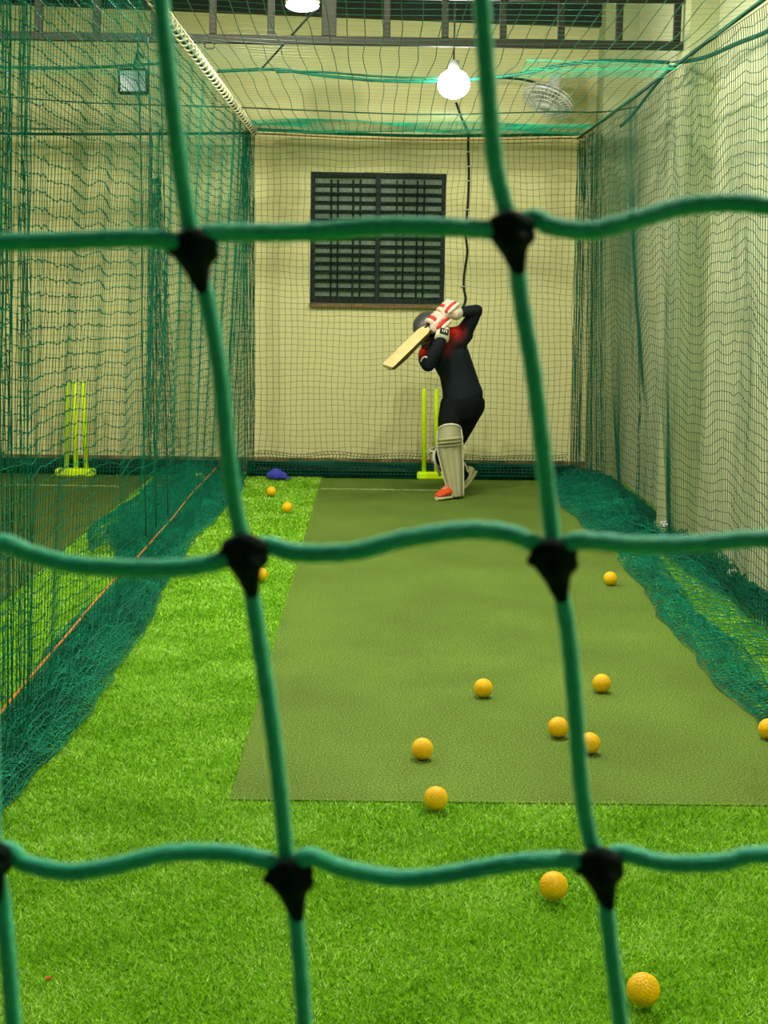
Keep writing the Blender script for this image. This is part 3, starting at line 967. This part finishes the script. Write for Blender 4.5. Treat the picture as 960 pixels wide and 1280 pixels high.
# ------------------------------------------------------------------ lamps
# bright round lamp before the back wall
bc = at(567, 105, 9.75)
lamp = empty('hanging_lamp', bc, 'glaring round white lamp shining high above the batsman', 'lamp')
b = MB(); b.sphere(bc, (.104, .104, .094), 28, 18); b.build('bulb', M['lamp_glow'], lamp)
b = MB(); b.tube([bc + Vector((0, .03, .085)), bc + Vector((0, .03, .15))], .035, 16); b.build('lamp_socket', M['lamp_body'], lamp)
b = MB(); b.tube([bc + Vector((0, .03, .15)), bc + Vector((0, .03, ROOF - bc.z))], .006, 8); b.build('suspension_rod', M['steel'], lamp)
ld = bpy.data.lights.new('bulb_light', 'POINT'); ld.energy = BULB_W; ld.color = LIGHT_COL; ld.shadow_soft_size = .10
lo = bpy.data.objects.new('bulb_light', ld); C.objects.link(lo); lo.parent = lamp; lo.location = (0, .26, .05)
# small lamp at the top under the truss
lc = at(378, 7, 9.9)
lamp2 = empty('ceiling_lamp', lc, 'small oval ceiling lamp glowing at the upper edge beside the truss', 'lamp')
b = MB(); b.sphere(lc, (.108, .108, .036), 28, 12); b.build('diffuser', M['lamp_glow'], lamp2)
b = MB(); b.tube([lc + Vector((0, 0, .02)), lc + Vector((0, 0, .07))], [.115, .09], 24); b.build('lamp_housing', M['lamp_body'], lamp2)
b = MB(); b.tube([lc + Vector((0, 0, .06)), lc + Vector((0, 0, ROOF - lc.z))], .008, 8); b.build('suspension_rod', M['steel'], lamp2)
# added lamps out of view; domes shaped to keep light off the upper wall
for i, (x, y, z, w) in enumerate(ADDED_LAMPS):
    e = empty('ceiling_lamp', (x, y, z), ['unseen ceiling lamp added to light the near end of the lane', 'unseen ceiling lamp added to light the middle of the lane', 'unseen ceiling lamp added to light the far end of the lane', 'unseen ceiling lamp added to light the near end of the left lane', 'unseen ceiling lamp added to light the far end of the left lane'][i], 'lamp')  # added lamp, out of view
    b = MB(); b.tube([Vector((x, y, z - .16)), Vector((x, y, z - .10)), Vector((x, y, z + .02)), Vector((x, y, z + .12)), Vector((x, y, z + .16))], [.27, .26, .21, .09, .05], 32, False); h_ = b.build('lamp_housing', M['lamp_body'], e); h_.modifiers.new('thick', 'SOLIDIFY').thickness = .004  # housing dome of the added lamp
    b = MB(); b.tube([Vector((x, y, z + .15)), Vector((x, y, ROOF))], .01, 8); b.build('suspension_rod', M['steel'], e)
    b = MB(); b.tube([Vector((x, y, z - .02)), Vector((x, y, z + .02))], [.10, .11], 28); b.build('diffuser', M['lamp_glow'], e)
    l = bpy.data.lights.new('added_lamp_light', 'POINT'); l.shadow_soft_size = .05; l.energy = w; l.color = LIGHT_COL
    q = bpy.data.objects.new('added_lamp_light', l); C.objects.link(q); q.parent = e; q.location = (0, 0, -.13)

# unlit floodlight of the left lane
fc = at(167, 102, 11.9)
fl = empty('floodlight', fc, 'square floodlight seen through the nets above the left lane', 'floodlight')
b = MB(); b.box(fc, (.24, .07, .20), bev=.015); b.build('floodlight_housing', M['steel'], fl, False)
b = MB(); b.box(fc + Vector((0, -.038, 0)), (.20, .01, .155), bev=.004); b.build('floodlight_glass', M['flood_glass'], fl, False)
b = MB(); b.tube([fc + Vector((.0, .03, .1)), fc + Vector((.02, .1, .24)), fc + Vector((.02, .36, .24))], .012, 8); b.build('bracket', M['steel'], fl)

# wall fan
fcn = at(685, 126, 11.75)
fan = empty('wall_fan', fcn, 'white wall fan with a round cage high at the right of the back wall', 'fan')
ax = Vector((-.36, -.30, -.9)).normalized()
e1 = ax.cross(Vector((0, 1, 0))).normalized(); e2 = ax.cross(e1)
Rf = .20
b = MB()
for rr, off in ((Rf, 0), (Rf * .985, .03), (Rf * .985, -.03), (Rf * .75, .042), (Rf * .5, .05), (Rf * .25, .052), (Rf * .75, -.042), (Rf * .5, -.05), (Rf * .25, -.052)):
    b.tube([fcn + ax * off + e1 * (rr * math.cos(w)) + e2 * (rr * math.sin(w)) for w in np.linspace(0, 2 * PI, 33)], .004 if rr < Rf else .008, 5, False)
for k in range(36):
    w = 2 * PI * k / 36; d = e1 * math.cos(w) + e2 * math.sin(w)
    for s in (1, -1):
        b.tube([fcn + ax * (.052 * s) + d * .04, fcn + ax * (.046 * s) + d * Rf * .6, fcn + ax * (.03 * s) + d * Rf * .985, fcn + d * Rf], .0022, 4, False)
b.build('cage', M['white'], fan)
for k in range(3):
    b = MB(); w0 = 2 * PI * k / 3
    def fb(u, v, w0=w0):
        w = w0 + (u - .5) * 1.5; r_ = .04 + v * .13
        return fcn + (e1 * math.cos(w) + e2 * math.sin(w)) * r_ + ax * (.02 * (u - .5))
    b.grid(fb, 8, 6); o = b.build('blade', M['lamp_body'], fan)
    sm = o.modifiers.new('thick', 'SOLIDIFY'); sm.thickness = .003
b = MB(); b.tube([fcn + ax * .06, fcn + ax * .04], [.035, .045], 20); b.build('hub', M['white'], fan)
b = MB(); b.limb([fcn - ax * .05, fcn - ax * .13, fcn - ax * .20], [.06, .062, .045], 18); b.build('motor', M['white'], fan)
b = MB(); b.tube(smooth_path([fcn - ax * .16, fcn - ax * .19 + Vector((0, .2, .02)), Vector((fcn.x - .03, Y_B - .01, fcn.z + .12))], 5), .022, 10); b.build('bracket', M['white'], fan)
b = MB(); b.tube(smooth_path([at(682, 107, 12.1), at(660, 101, 12.1), at(640, 98, 12.1), at(610, 97, 12.15)], 4), .009, 6); b.build('fan_cord', M['black'], fan)

# ------------------------------------------------------------------ stumps
def wicket(px0, pxs, pxt, pyb, pyt, label, Yd, base):
    g = ground((base[0] + base[1]) / 2, pyb, .01); Y = Yd
    e = empty('cricket_stumps', (g.x, Y, MAT_T), label, 'stumps')
    b = MB(); x0, x1 = at(base[0], pyb, Y).x, at(base[1], pyb, Y).x
    b.box(((x0 + x1) / 2, Y, MAT_T + .031), (x1 - x0, .10, .062), bev=.012); b.build('base', M['lime'], e, False)
    for a, c in zip(pxs, pxt):
        lo_ = at(a, pyb - 8, Y); hi = at(c, pyt, Y)
        b = MB(); b.tube([(lo_.x, Y, .055), (hi.x, Y, hi.z - .006), (hi.x, Y, hi.z)], [.0185, .0185, .013], 14); b.build('stump', M['lime'], e)
    return e


YS = ground(540, 600).y
wicket(0, (530, 545.5, 561), (530, 545.5, 561), 601, 486, 'lime yellow plastic stumps standing directly behind the batsman', YS, (521, 570))
YS2 = ground(95, 596).y
wicket(0, (83, 95, 108), (85, 93.5, 104), 597, 477, 'lime yellow plastic stumps in the left neighbouring lane', YS2, (70, 119))

# ------------------------------------------------------------------ small things on the ground
p = at(250, 598, 11.45)
b = MB(); b.tube([p, p + Vector((0, 0, .012)), p + Vector((0, 0, .035))], [.085, .08, .03], 24)
tag(b.build('marker_disc', M['lime'], origin=p), 'flat lime marker disc by the back net left of the lane', 'marker')
p = ground(345, 599, .014)
b = MB()
b.limb([p + Vector((-.05, 0, .03)), p + Vector((0, -.01, .04)), p + Vector((.06, 0, .025))], [(.03, .03), (.05, .045), (.03, .03)], 14)
b.limb([p + Vector((.04, -.01, .02)), p + Vector((.12, -.02, .012))], [(.01, .03), (.006, .02)], 10)
tag(b.build('cap', M['blue'], origin=p), 'small blue cap lying on the grass against the back net', 'cap')
p = ground(61, 1223, .02)
b = MB()
def lf(u, v):
    a = (u - .5) * 2; w = .006 * math.sqrt(max(0, 1 - (2 * v - 1) ** 2)) + .0012
    return p + Vector((a * w, (v - .5) * .022, .004 * a * a + .003 * math.sin(v * 5)))
b.grid(lf, 5, 8); o = b.build('fallen_leaf', M['leaf'], origin=p)
o.modifiers.new('thick', 'SOLIDIFY').thickness = .0008
tag(o, 'tiny orange dry leaf lying on the near grass', 'leaf')

# ------------------------------------------------------------------ batsman
YB = ground(562, 622).y
def J(px, py, dy=0.0): return at(px, py, YB + dy)


foot = ground(562, 624)
man = empty('person', (foot.x, YB, MAT_T), 'batsman in dark shirt and cream pads swinging a bat through', 'person')
S = YB / F_PX      # metres per pixel at the batsman


def px(v): return v * S


# body: one continuous skin surface
bd = MB()
bd.limb([J(580, 505), J(573, 470), J(562, 440, -.02), J(556, 428, -.03)], [(px(21), .11), (px(17), .095), (px(17), .085), (px(12), .06)], 18)
bd.limb([J(556, 432, -.02), J(545, 421, -.05)], [.050, .050], 12)                       # neck
bd.limb([J(578, 418, .0), J(588, 403, -.02), J(597, 388, -.05)], [.055, .045, .036], 12)   # his raised arm
bd.limb([J(597, 388, -.05), J(584, 389, -.09), J(569, 391, -.13)], [.036, .034, .026], 12)
bd.limb([J(534, 441, -.02), J(535, 449, -.14), J(536, 455, -.22)], [.055, .045, .037], 12)  # the other
bd.limb([J(536, 455, -.22), J(544, 440, -.25), J(551, 424, -.25)], [.037, .035, .027], 12)
bd.limb([J(567, 508), J(562, 530, -.05), J(561, 556, -.06)], [(.085, .085), (.075, .075), (.055, .055)], 14)    # front leg
bd.limb([J(561, 556, -.06), J(563, 585, -.02), J(566, 614, 0)], [.055, .056, .036], 12)
bd.limb([J(566, 617, 0), J(556, 621, -.06)], [.04, .032], 10)
bd.limb([J(590, 508, .06), J(578, 535, .12), J(562, 560, .16)], [(.09, .09), (.078, .078), (.056, .056)], 14)   # rear leg
bd.limb([J(562, 560, .16), J(571, 580, .26), J(582, 600, .36)], [.055, .055, .036], 12)
bd.limb([J(585, 597, .38), J(579, 607, .40)], [.038, .032], 10)
# head: faces down-left, skull with brow, nose, ears, chin
HC = J(536, 413, -.05)
fx = Vector((-.80, -.42, -.42)).normalized()     # facing
up = Vector((-.42, .05, .90)); up = (up - fx * up.dot(fx)).normalized()
sd = fx.cross(up)
HR = Matrix((fx, sd, up)).transposed()
def Hh(a, b_, c): return HC + fx * a + sd * b_ + up * c
bd.sphere(Hh(0, 0, .02), (.095, .074, .095), 20, 14, HR)
bd.sphere(Hh(.035, 0, -.055), (.062, .056, .062), 16, 12, HR)
bd.limb([Hh(.088, 0, .012), Hh(.108, 0, -.022)], [.009, .014], 8)
for s in (-1, 1):
    bd.sphere(Hh(-.005, .074 * s, -.008), (.018, .008, .030), 10, 8, HR)
    bd.sphere(Hh(.082, .03 * s, .028), (.014, .020, .008), 10, 8, HR)
bd.limb([Hh(.088, -.020, -.052), Hh(.092, 0, -.052), Hh(.088, .02, -.052)], [.006, .008, .006], 8)
bd.limb([Hh(-.03, 0, -.06), J(548, 423, -.05)], [.055, .055], 12)
body = bd.build('body', M['skin'], man); remesh(body, .009, 4)
for s in (-1, 1):
    b = MB(); b.sphere(Hh(.088, .03 * s, .014), (.010, .013, .007), 10, 8, HR); b.build('eye', M['white'], man)
b = MB(); b.sphere(Hh(-.012, 0, .035), (.090, .078, .088), 20, 14, HR); b.build('hair', M['hair'], man)

# shirt
sh = MB()
sh.limb([J(579, 496), J(575, 480), J(571, 465), J(563, 446, -.01), J(557, 431, -.03)],
        [(px(25.5), .145), (px(23.5), .135), (px(22.5), .13), (px(24), .13), (px(17), .095)], 24)
sh.limb([J(556, 434, -.02), J(569, 425, -.02), J(579, 418)], [.105, .105, .076], 16)
sh.limb([J(556, 438, -.03), J(544, 440, -.04), J(535, 443, -.04)], [.10, .090, .070], 16)
sh.limb([J(578, 419, 0), J(587, 404, -.02), J(596, 389, -.05)], [.068, .056, .043], 14)
sh.limb([J(596, 388, -.05), J(584, 389, -.09), J(571, 391, -.12)], [.044, .040, .033], 14)
sh.limb([J(534, 443, -.02), J(533, 449, -.12), J(535, 456, -.20)], [.066, .060, .052], 14)
sh.limb([J(536, 455.5, -.22), J(544, 440, -.25), J(551, 426, -.25)], [.050, .050, .044], 14)
sh.limb([J(553, 430, -.03), J(547, 423, -.05)], [.062, .058], 14)
shirt = sh.build('shirt', M['shirt'], man); remesh(shirt, .008, 4)
mw = Vector(world_loc(shirt))
co = np.empty(len(shirt.data.vertices) * 3, dtype=np.float32); shirt.data.vertices.foreach_get('co', co); co = co.reshape(-1, 3) + np.array(mw)
def soft(c, r0, r1):
    d = np.linalg.norm((co - np.array(c)) * np.array([1, .5, 1]), axis=1); return np.clip((r1 - d) / (r1 - r0), 0, 1)
red = np.maximum(soft(J(567, 414, -.05), .015, .11), soft(J(525, 438, -.12), .03, .085))
red = np.maximum(red, soft(J(554, 432, -.1), .02, .10) * .45)
band_ = np.clip(1 - np.linalg.norm((co - np.array(J(590, 396, -.03))) * np.array([1, .3, 1]), axis=1) / .09, 0, 1)
red = red * (1 - np.clip(band_ * 2.0, 0, 1))
a = shirt.data.attributes.new('red', 'FLOAT', 'POINT'); a.data.foreach_set('value', red.astype(np.float32))
shirt['label'] = 'dark navy shirt with red shoulders'
b = MB(); b.tube(smooth_path([J(526, 452, -.24), J(528, 448, -.25), J(531, 446, -.26), J(534, 447, -.27)], 5), .006, 6); b.build('sleeve_stripe', M['padw'], man)

# trousers
tr = MB()
tr.limb([J(578, 496), J(579, 506, .01)], [(px(25), .14), (px(25.5), .14)], 22)
tr.limb([J(568, 506, -.01), J(563, 522, -.04), J(561, 540, -.06), J(561, 555, -.06)], [(px(18), .115), (px(15.5), .10), (px(13.5), .09), (px(11), .075)], 18)
tr.limb([J(589, 506, .05), J(581, 524, .09), J(574, 542, .13), J(566, 558, .16)], [(px(18), .115), (px(16), .105), (px(13), .09), (px(10.5), .075)], 18)
tr.limb([J(561, 556, -.05), J(563, 585, -.01), J(565, 606, .02)], [.068, .062, .050], 14)
tr.limb([J(566, 560, .16), J(572, 580, .27), J(580, 598, .36)], [.068, .062, .050], 14)
trs = tr.build('trousers', M['trousers'], man); remesh(trs, .009, 4)


# pads
def leg_pad(name, pts, wid, front_dir, z_knee, parent, label=None, mir=1):
    """pts: shin centre line top to bottom, wid half width at each, front_dir outward"""
    P = [Vector(p) for p in pts]; n = len(P)
    fd = Vector(front_dir).normalized()
    def cl(v):
        s = v * (n - 1); i = min(int(s), n - 2); t = s - i
        return P[i].lerp(P[i + 1], t), wid[i] * (1 - t) + wid[i + 1] * t
    def fn(u, v):
        c, w = cl(v)
        tg = (P[-1] - P[0]).normalized(); side = tg.cross(fd).normalized()
        a = (u - .5) * 2
        ang = a * 1.45
        dep = .085 if v < .35 else .072
        bulge = 0
        if z_knee[0] < v < z_knee[1]:
            bulge = .028 * abs(math.sin((v - z_knee[0]) / (z_knee[1] - z_knee[0]) * 3 * PI))
        elif v >= z_knee[1]:
            bulge = .012 * abs(math.cos(a * 6.0))
        else:
            bulge = .010 * math.cos(a * 1.2)
        top = 0
        if v < .12: top = (1 - v / .12) * (.035 * a * a)
        return c + side * (w * math.sin(ang) * (1 + bulge * 1.5)) + fd * ((dep + bulge) * math.cos(ang)) + tg * top
    b = MB(); b.grid(fn, 41, 90)
    o = b.build(name, M['pad'], parent)
    s = o.modifiers.new('thick', 'SOLIDIFY'); s.thickness = .022; s.offset = -1
    if label: o['label'] = label
    # piping round the edge
    e = [fn(0, v) for v in np.linspace(1, 0, 24)] + [fn(u, 0) for u in np.linspace(0, 1, 14)] + [fn(1, v) for v in np.linspace(0, 1, 24)]
    b = MB(); b.tube(e, .008, 7); b.build('piping', M['padw'], o)
    for v in (.50, .72, .90):
        c, w = cl(v)
        side = (P[-1] - P[0]).normalized().cross(fd).normalized()
        ring = [c + side * (w * 1.0 * math.cos(t_)) - fd * (.085 * math.sin(t_)) for t_ in np.linspace(0, PI, 12)]
        b = MB(); b.tube(ring, (.004, .016) if False else .009, 6); b.build('strap', M['padw'], o)
    return o


leg_pad('batting_pad', [J(561.5, 531, -.06), J(562, 548, -.07), J(563, 565, -.06), J(566.5, 590, -.06), J(570.5, 621, -.07)],
        [px(14), px(15.5), px(15), px(12.5), px(8.5)], (-.10, -1, .12), (.24, .42), man, 'front pad with three knee rolls')
leg_pad('batting_pad', [J(550, 556, .16), J(555, 568, .18), J(565, 583, .26), J(573, 596, .33), J(579, 609, .38)],
        [px(9), px(10.5), px(10), px(9), px(8)], (-.75, -.45, -.45), (.2, .42), man, 'rear pad turned sideways')
b = MB(); b.tube(smooth_path([J(546, 561, .1), J(542.5, 568, .05), J(543, 576, .04), J(547, 586, .08), J(550, 594, .12)], 6), .012, 8)
b.build('pad_wing', M['padw'], man)
b = MB(); b.limb([J(548, 563, .10), J(546.5, 571, .08), J(549, 580, .10)], [(.018, .02), (.024, .02), (.012, .02)], 10); b.build('knee_strap', M['black'], man)
b = MB(); b.tube(smooth_path([J(576, 572, .1), J(579, 579, .1), J(584, 587, .12)], 5), .014, 8); b.build('heel_strap', M['black'], man)
b = MB(); b.tube(smooth_path([J(579, 577, .08), J(582, 582, .09), J(585, 590, .1)], 5), .007, 8); b.build('heel_strap', M['padw'], man)


# shoes
def shoe(name, heel, toe, h, w, m, m_sole, label, upv=(0, 0, 1)):
    heel, toe = Vector(heel), Vector(toe)
    d = toe - heel; L_ = d.length; d.normalize()
    upv = Vector(upv); upv = (upv - d * upv.dot(d)).normalized(); s = d.cross(upv)
    def sec(t):   # half width, top height along the shoe
        wd = w * (0.62 + .38 * math.sin(PI * min(t * .8 + .25, 1))) * (1 if t < .85 else math.sqrt(max(0.05, 1 - ((t - .85) / .16) ** 2)))
        hh = h * (1.0 if t < .3 else 1 - .62 * ((t - .3) / .7) ** .8)
        return wd, hh
    b = MB()
    def fn(u, v):
        t = .0 + v; wd, hh = sec(t); a = u * 2 * PI
        e = .65 if (t < .04) else 1
        return heel + d * (L_ * t) + s * (wd * e * math.cos(a)) + upv * (.022 + (hh - .022) * .5 * (1 + math.sin(a)) * e)
    b.grid(fn, 20, 24, True)
    b.add([fn(k / 20, 0) for k in range(20)], [tuple(range(20))]); b.add([fn(k / 20, 1) for k in range(20)], [tuple(range(19, -1, -1))])
    o = b.build(name, m, man); o['label'] = label
    b = MB()
    def fs(u, v):
        wd, hh = sec(v); a = u * 2 * PI
        return heel + d * (L_ * (v * 1.03 - .015)) + s * ((wd + .005) * math.cos(a)) + upv * (.013 + .013 * math.sin(a))
    b.grid(fs, 16, 20, True)
    b.add([fs(k / 16, 0) for k in range(16)], [tuple(range(16))]); b.add([fs(k / 16, 1) for k in range(16)], [tuple(range(15, -1, -1))])
    b.build('sole', m_sole, o)
    b = MB()
    for k in range(4):
        t = .38 + k * .09; wd, hh = sec(t); c = heel + d * (L_ * t) + upv * (hh + .002)
        b.tube([c - s * wd * .4, c + upv * .002, c + s * wd * .4], .003, 5)
    b.build('laces', M['padw'], o)
    return o


gf = MAT_T + .002
hl = ground(572, 622, gf); to = ground(546.5, 627, gf)
dirv = Vector((to.x - hl.x, -.19, 0))
shoe('shoe', Vector((hl.x - .01, hl.y + .05, gf)), Vector((hl.x, hl.y + .03, gf)) + dirv, .115, .052, M['orange_shoe'], M['shoe_white'], 'orange front shoe')
tz_ = ground(580, 613, gf)
shoe('shoe', Vector((tz_.x + px(13), YB + .42, .135)), Vector((tz_.x - px(2), YB + .30, gf + .01)), .080, .044, M['shoe_white'], M['shoe_white'], 'off-white rear shoe with raised heel', upv=(-.6, -.55, .5))

# bat
toe_c = J(484, 458.5, -.42); sh_c = J(534, 409.5, -.20); hd_end = J(563, 382, -.08)
bax = (sh_c - toe_c).normalized()
face = Vector((-.45, -.62, .85)); face = (face - bax * face.dot(bax)).normalized()
bs = bax.cross(face).normalized()
bat = empty('cricket_bat', toe_c, 'pale willow cricket bat pointing down to the left in his hands', 'bat')
LB = (sh_c - toe_c).length
b = MB()
prof = [(-.056, .004), (-.05, .010), (0, .013), (.05, .010), (.056, .004), (.056, -.026), (.035, -.034), (0, -.048), (-.035, -.034), (-.056, -.026)]
rows = []
for t, ws, ds in ((0, .80, .45), (.015, .95, .75), (.06, 1, .9), (.3, 1, 1.2), (.6, 1, 1), (.88, .98, .7), (.96, .8, .55), (1.0, .36, .5)):
    rows.append([toe_c + bax * (LB * t) + bs * (x_ * ws) + face * (y_ * (ds if y_ < 0 else 1)) for x_, y_ in prof])
n = len(prof)
vs = [q for r_ in rows for q in r_]
fs = [(i * n + k, i * n + (k + 1) % n, (i + 1) * n + (k + 1) % n, (i + 1) * n + k) for i in range(len(rows) - 1) for k in range(n)]
fs += [tuple(range(n - 1, -1, -1)), tuple((len(rows) - 1) * n + k for k in range(n))]
b.add(vs, fs)
b.mi = [0] * len(fs)
for i in range(len(rows) - 1):
    for k in range(n):
        if k in (4, 5, 6, 7, 8, 9): b.mi[i * n + k] = 1
b.build('blade', [M['bat'], M['bat_painted_shade']], bat, False)['label'] = 'pale willow blade'
b = MB(); b.tube([sh_c - bax * .02, sh_c + bax * .06, hd_end], [.016, .017, .016], 14); b.build('handle', M['black'], bat)


# gloves: padded hands closed round the handle
def glove(c, axis, back, wrist, label, cuff_to, badge=False, k_=1.2):
    """c on the handle, axis along the handle, back = direction of the back of the hand, wrist = direction to the wrist"""
    ax_ = axis.normalized()
    bk = (back - ax_ * back.dot(ax_)).normalized(); sd_ = ax_.cross(bk).normalized()
    if sd_.dot(wrist) < 0: sd_ = -sd_
    g = MB()
    K = k_
    # palm and back of the hand on the wrist side of the handle
    g.limb([c + ax_ * (-.035 * K) + sd_ * (.035 * K) + bk * .015, c + ax_ * (.035 * K) + sd_ * (.035 * K) + bk * .015], [.036 * K, .036 * K], 12)
    g.limb([c + sd_ * (.03 * K) + bk * .012, c + sd_ * (.07 * K), cuff_to.lerp(c + sd_ * (.07 * K), .5)], [.042 * K, .038 * K, .034 * K], 12)
    o = g.build('glove', M['glove'], man, origin=c); remesh(o, .006, 3); o['label'] = label
    ln = (.92, 1.0, .96, .80)
    for k in range(4):
        f = MB(); s0 = (-.036 + k * .024) * K; rf = .0145 * K
        pts = []
        for w in np.linspace(1.25, -2.2 * ln[k], 7):
            # angle measured from the back direction, wraps over the front of the handle
            pts.append(c + ax_ * (s0 + .002 * math.sin(k)) + (bk * math.cos(w) + sd_ * math.sin(w)) * ((.036 if w > -.6 else .031) * (1 + (K - 1) * .7)))
        f.limb(pts, [rf * 1.05, rf * 1.15, rf * 1.1, rf, rf * 1.05, rf * .95, rf * .85], 10, ref=tuple(ax_), sub=3)
        q = f.build('finger', M['glove_red'] if k == 1 else M['glove'], o)
        if k == 1: q['label'] = 'red padded finger'
    # sausage guards across the back of the hand
    for k in range(3):
        f = MB(); q0 = .030 + k * .024
        f.limb([c + sd_ * (q0 * K) + bk * (.042 * K) + ax_ * (t_ * .042 * K) for t_ in (-1, -.3, .3, 1)], [.010 * K, .0135 * K, .0135 * K, .010 * K], 10)
        q = f.build('finger_guard', M['glove_red'] if k == 1 else M['glove'], o)
        if k == 1: q['label'] = 'red back guard'
    f = MB()
    f.limb([c + (sd_ * .045 - bk * .01 - ax_ * .03) * K, c + (sd_ * .03 - bk * .03 - ax_ * .045) * K, c + (-bk * .036 - ax_ * .040) * K, c + (-sd_ * .025 - bk * .025 - ax_ * .036) * K], [.017 * K, .016 * K, .0145 * K, .012 * K], 10)
    f.build('thumb', M['glove'], o)
    # cuff
    cf = MB(); w0 = c + sd_ * (.075 * K); cdir = (cuff_to - w0)
    cf.tube([w0 - cdir * .1, w0, w0 + cdir * .35, w0 + cdir * .42, w0 + cdir * .5, cuff_to - cdir * .06, cuff_to], [.034, .043, .048, .044, .049, .053, .047], 18)
    q = cf.build('cuff', M['padw'], o); q['label'] = 'white cuff'
    if badge:
        m_ = w0 + cdir * .75; n_ = Vector((.1, -1, .15)).normalized(); cd = cdir.normalized(); n_ = (n_ - cd * n_.dot(cd)).normalized()
        R = Matrix((cd.cross(n_).normalized(), n_, cd)).transposed()
        q = MB(); q.box(m_ + n_ * .054, (.064, .008, .056), R, .003); q.build('badge', M['black'], o, False)['label'] = 'black square badge'
        q = MB()
        for dx in (-.016, 0, .014):
            q.box(m_ + n_ * .059 + R @ Vector((dx, 0, 0)), (.005, .003, .026), R)
        q.box(m_ + n_ * .059 + R @ Vector((.007, 0, .011)), (.014, .003, .004), R); q.box(m_ + n_ * .059 + R @ Vector((-.008, 0, -.011)), (.014, .003, .004), R)
        q.build('badge_letters', M['padw'], o, False)
    return o


hax = (hd_end - sh_c).normalized()
ha = sh_c + hax * (.30 * (hd_end - sh_c).length); hb = sh_c + hax * (.80 * (hd_end - sh_c).length)
glove(ha, hax, Vector((-.1, -1, .3)), Vector((.4, -.2, -1)), 'lower white glove with red finger and black badge', J(552, 424, -.27), True)
glove(hb, hax, Vector((-.3, -.6, .8)), Vector((1, .1, -.2)), 'upper pale pink glove', J(570, 391, -.13))

b = MB(); b.limb([Hh(.0, 0, -.07), J(543, 424, -.07), J(549, 431, -.06)], [(.066, .066), (.070, .066), (.075, .07)], 16); b.build('neck_guard', M['black'], man)
# helmet
hm = MB()
def hf(u, v):
    a = u * 2 * PI; th = v * PI * .60
    rx, ry, rz = .114, .098, .108
    return Hh(-.008 + rx * math.sin(th) * math.cos(a), ry * math.sin(th) * math.sin(a), .028 + rz * math.cos(th))
hm.grid(hf, 40, 22, True)
helm = hm.build('helmet', M['helmet'], man)
s = helm.modifiers.new('thick', 'SOLIDIFY'); s.thickness = .006
b = MB()
def pk(u, v):
    a = (u - .5) * 1.7; r1 = .106 + v * .045
    return Hh(-.008 + r1 * math.cos(a) * 1.02, r1 * math.sin(a) * .86, .022 - v * .012 + .01 * math.cos(a * 1.5))
b.grid(pk, 18, 5); o = b.build('peak', M['helmet'], helm); o.modifiers.new('thick', 'SOLIDIFY').thickness = .005
b = MB()
for k in range(5):
    zz = -.005 - k * .026
    b.tube([Hh(-.01 + .128 * math.cos(a) * (1 - k * .03), .10 * math.sin(a), zz) for a in np.linspace(-1.35, 1.35, 17)], .0032, 6)
for a in (-.9, 0, .9):
    b.tube([Hh(-.01 + .128 * math.cos(a) * (1 - k * .03), .10 * math.sin(a), -.005 - k * .026) for k in range(5)], .0032, 6)
b.build('face_guard', M['steel'], helm)
b = MB(); b.tube([Hh(-.01, s_ * .098, .0) for s_ in (-1, -1.06)], .012, 12); b.build('vent', M['black'], helm)
b = MB(); b.tube([Hh(-.01, s_ * .098, .0) for s_ in (1, 1.06)], .012, 12); b.build('vent', M['black'], helm)
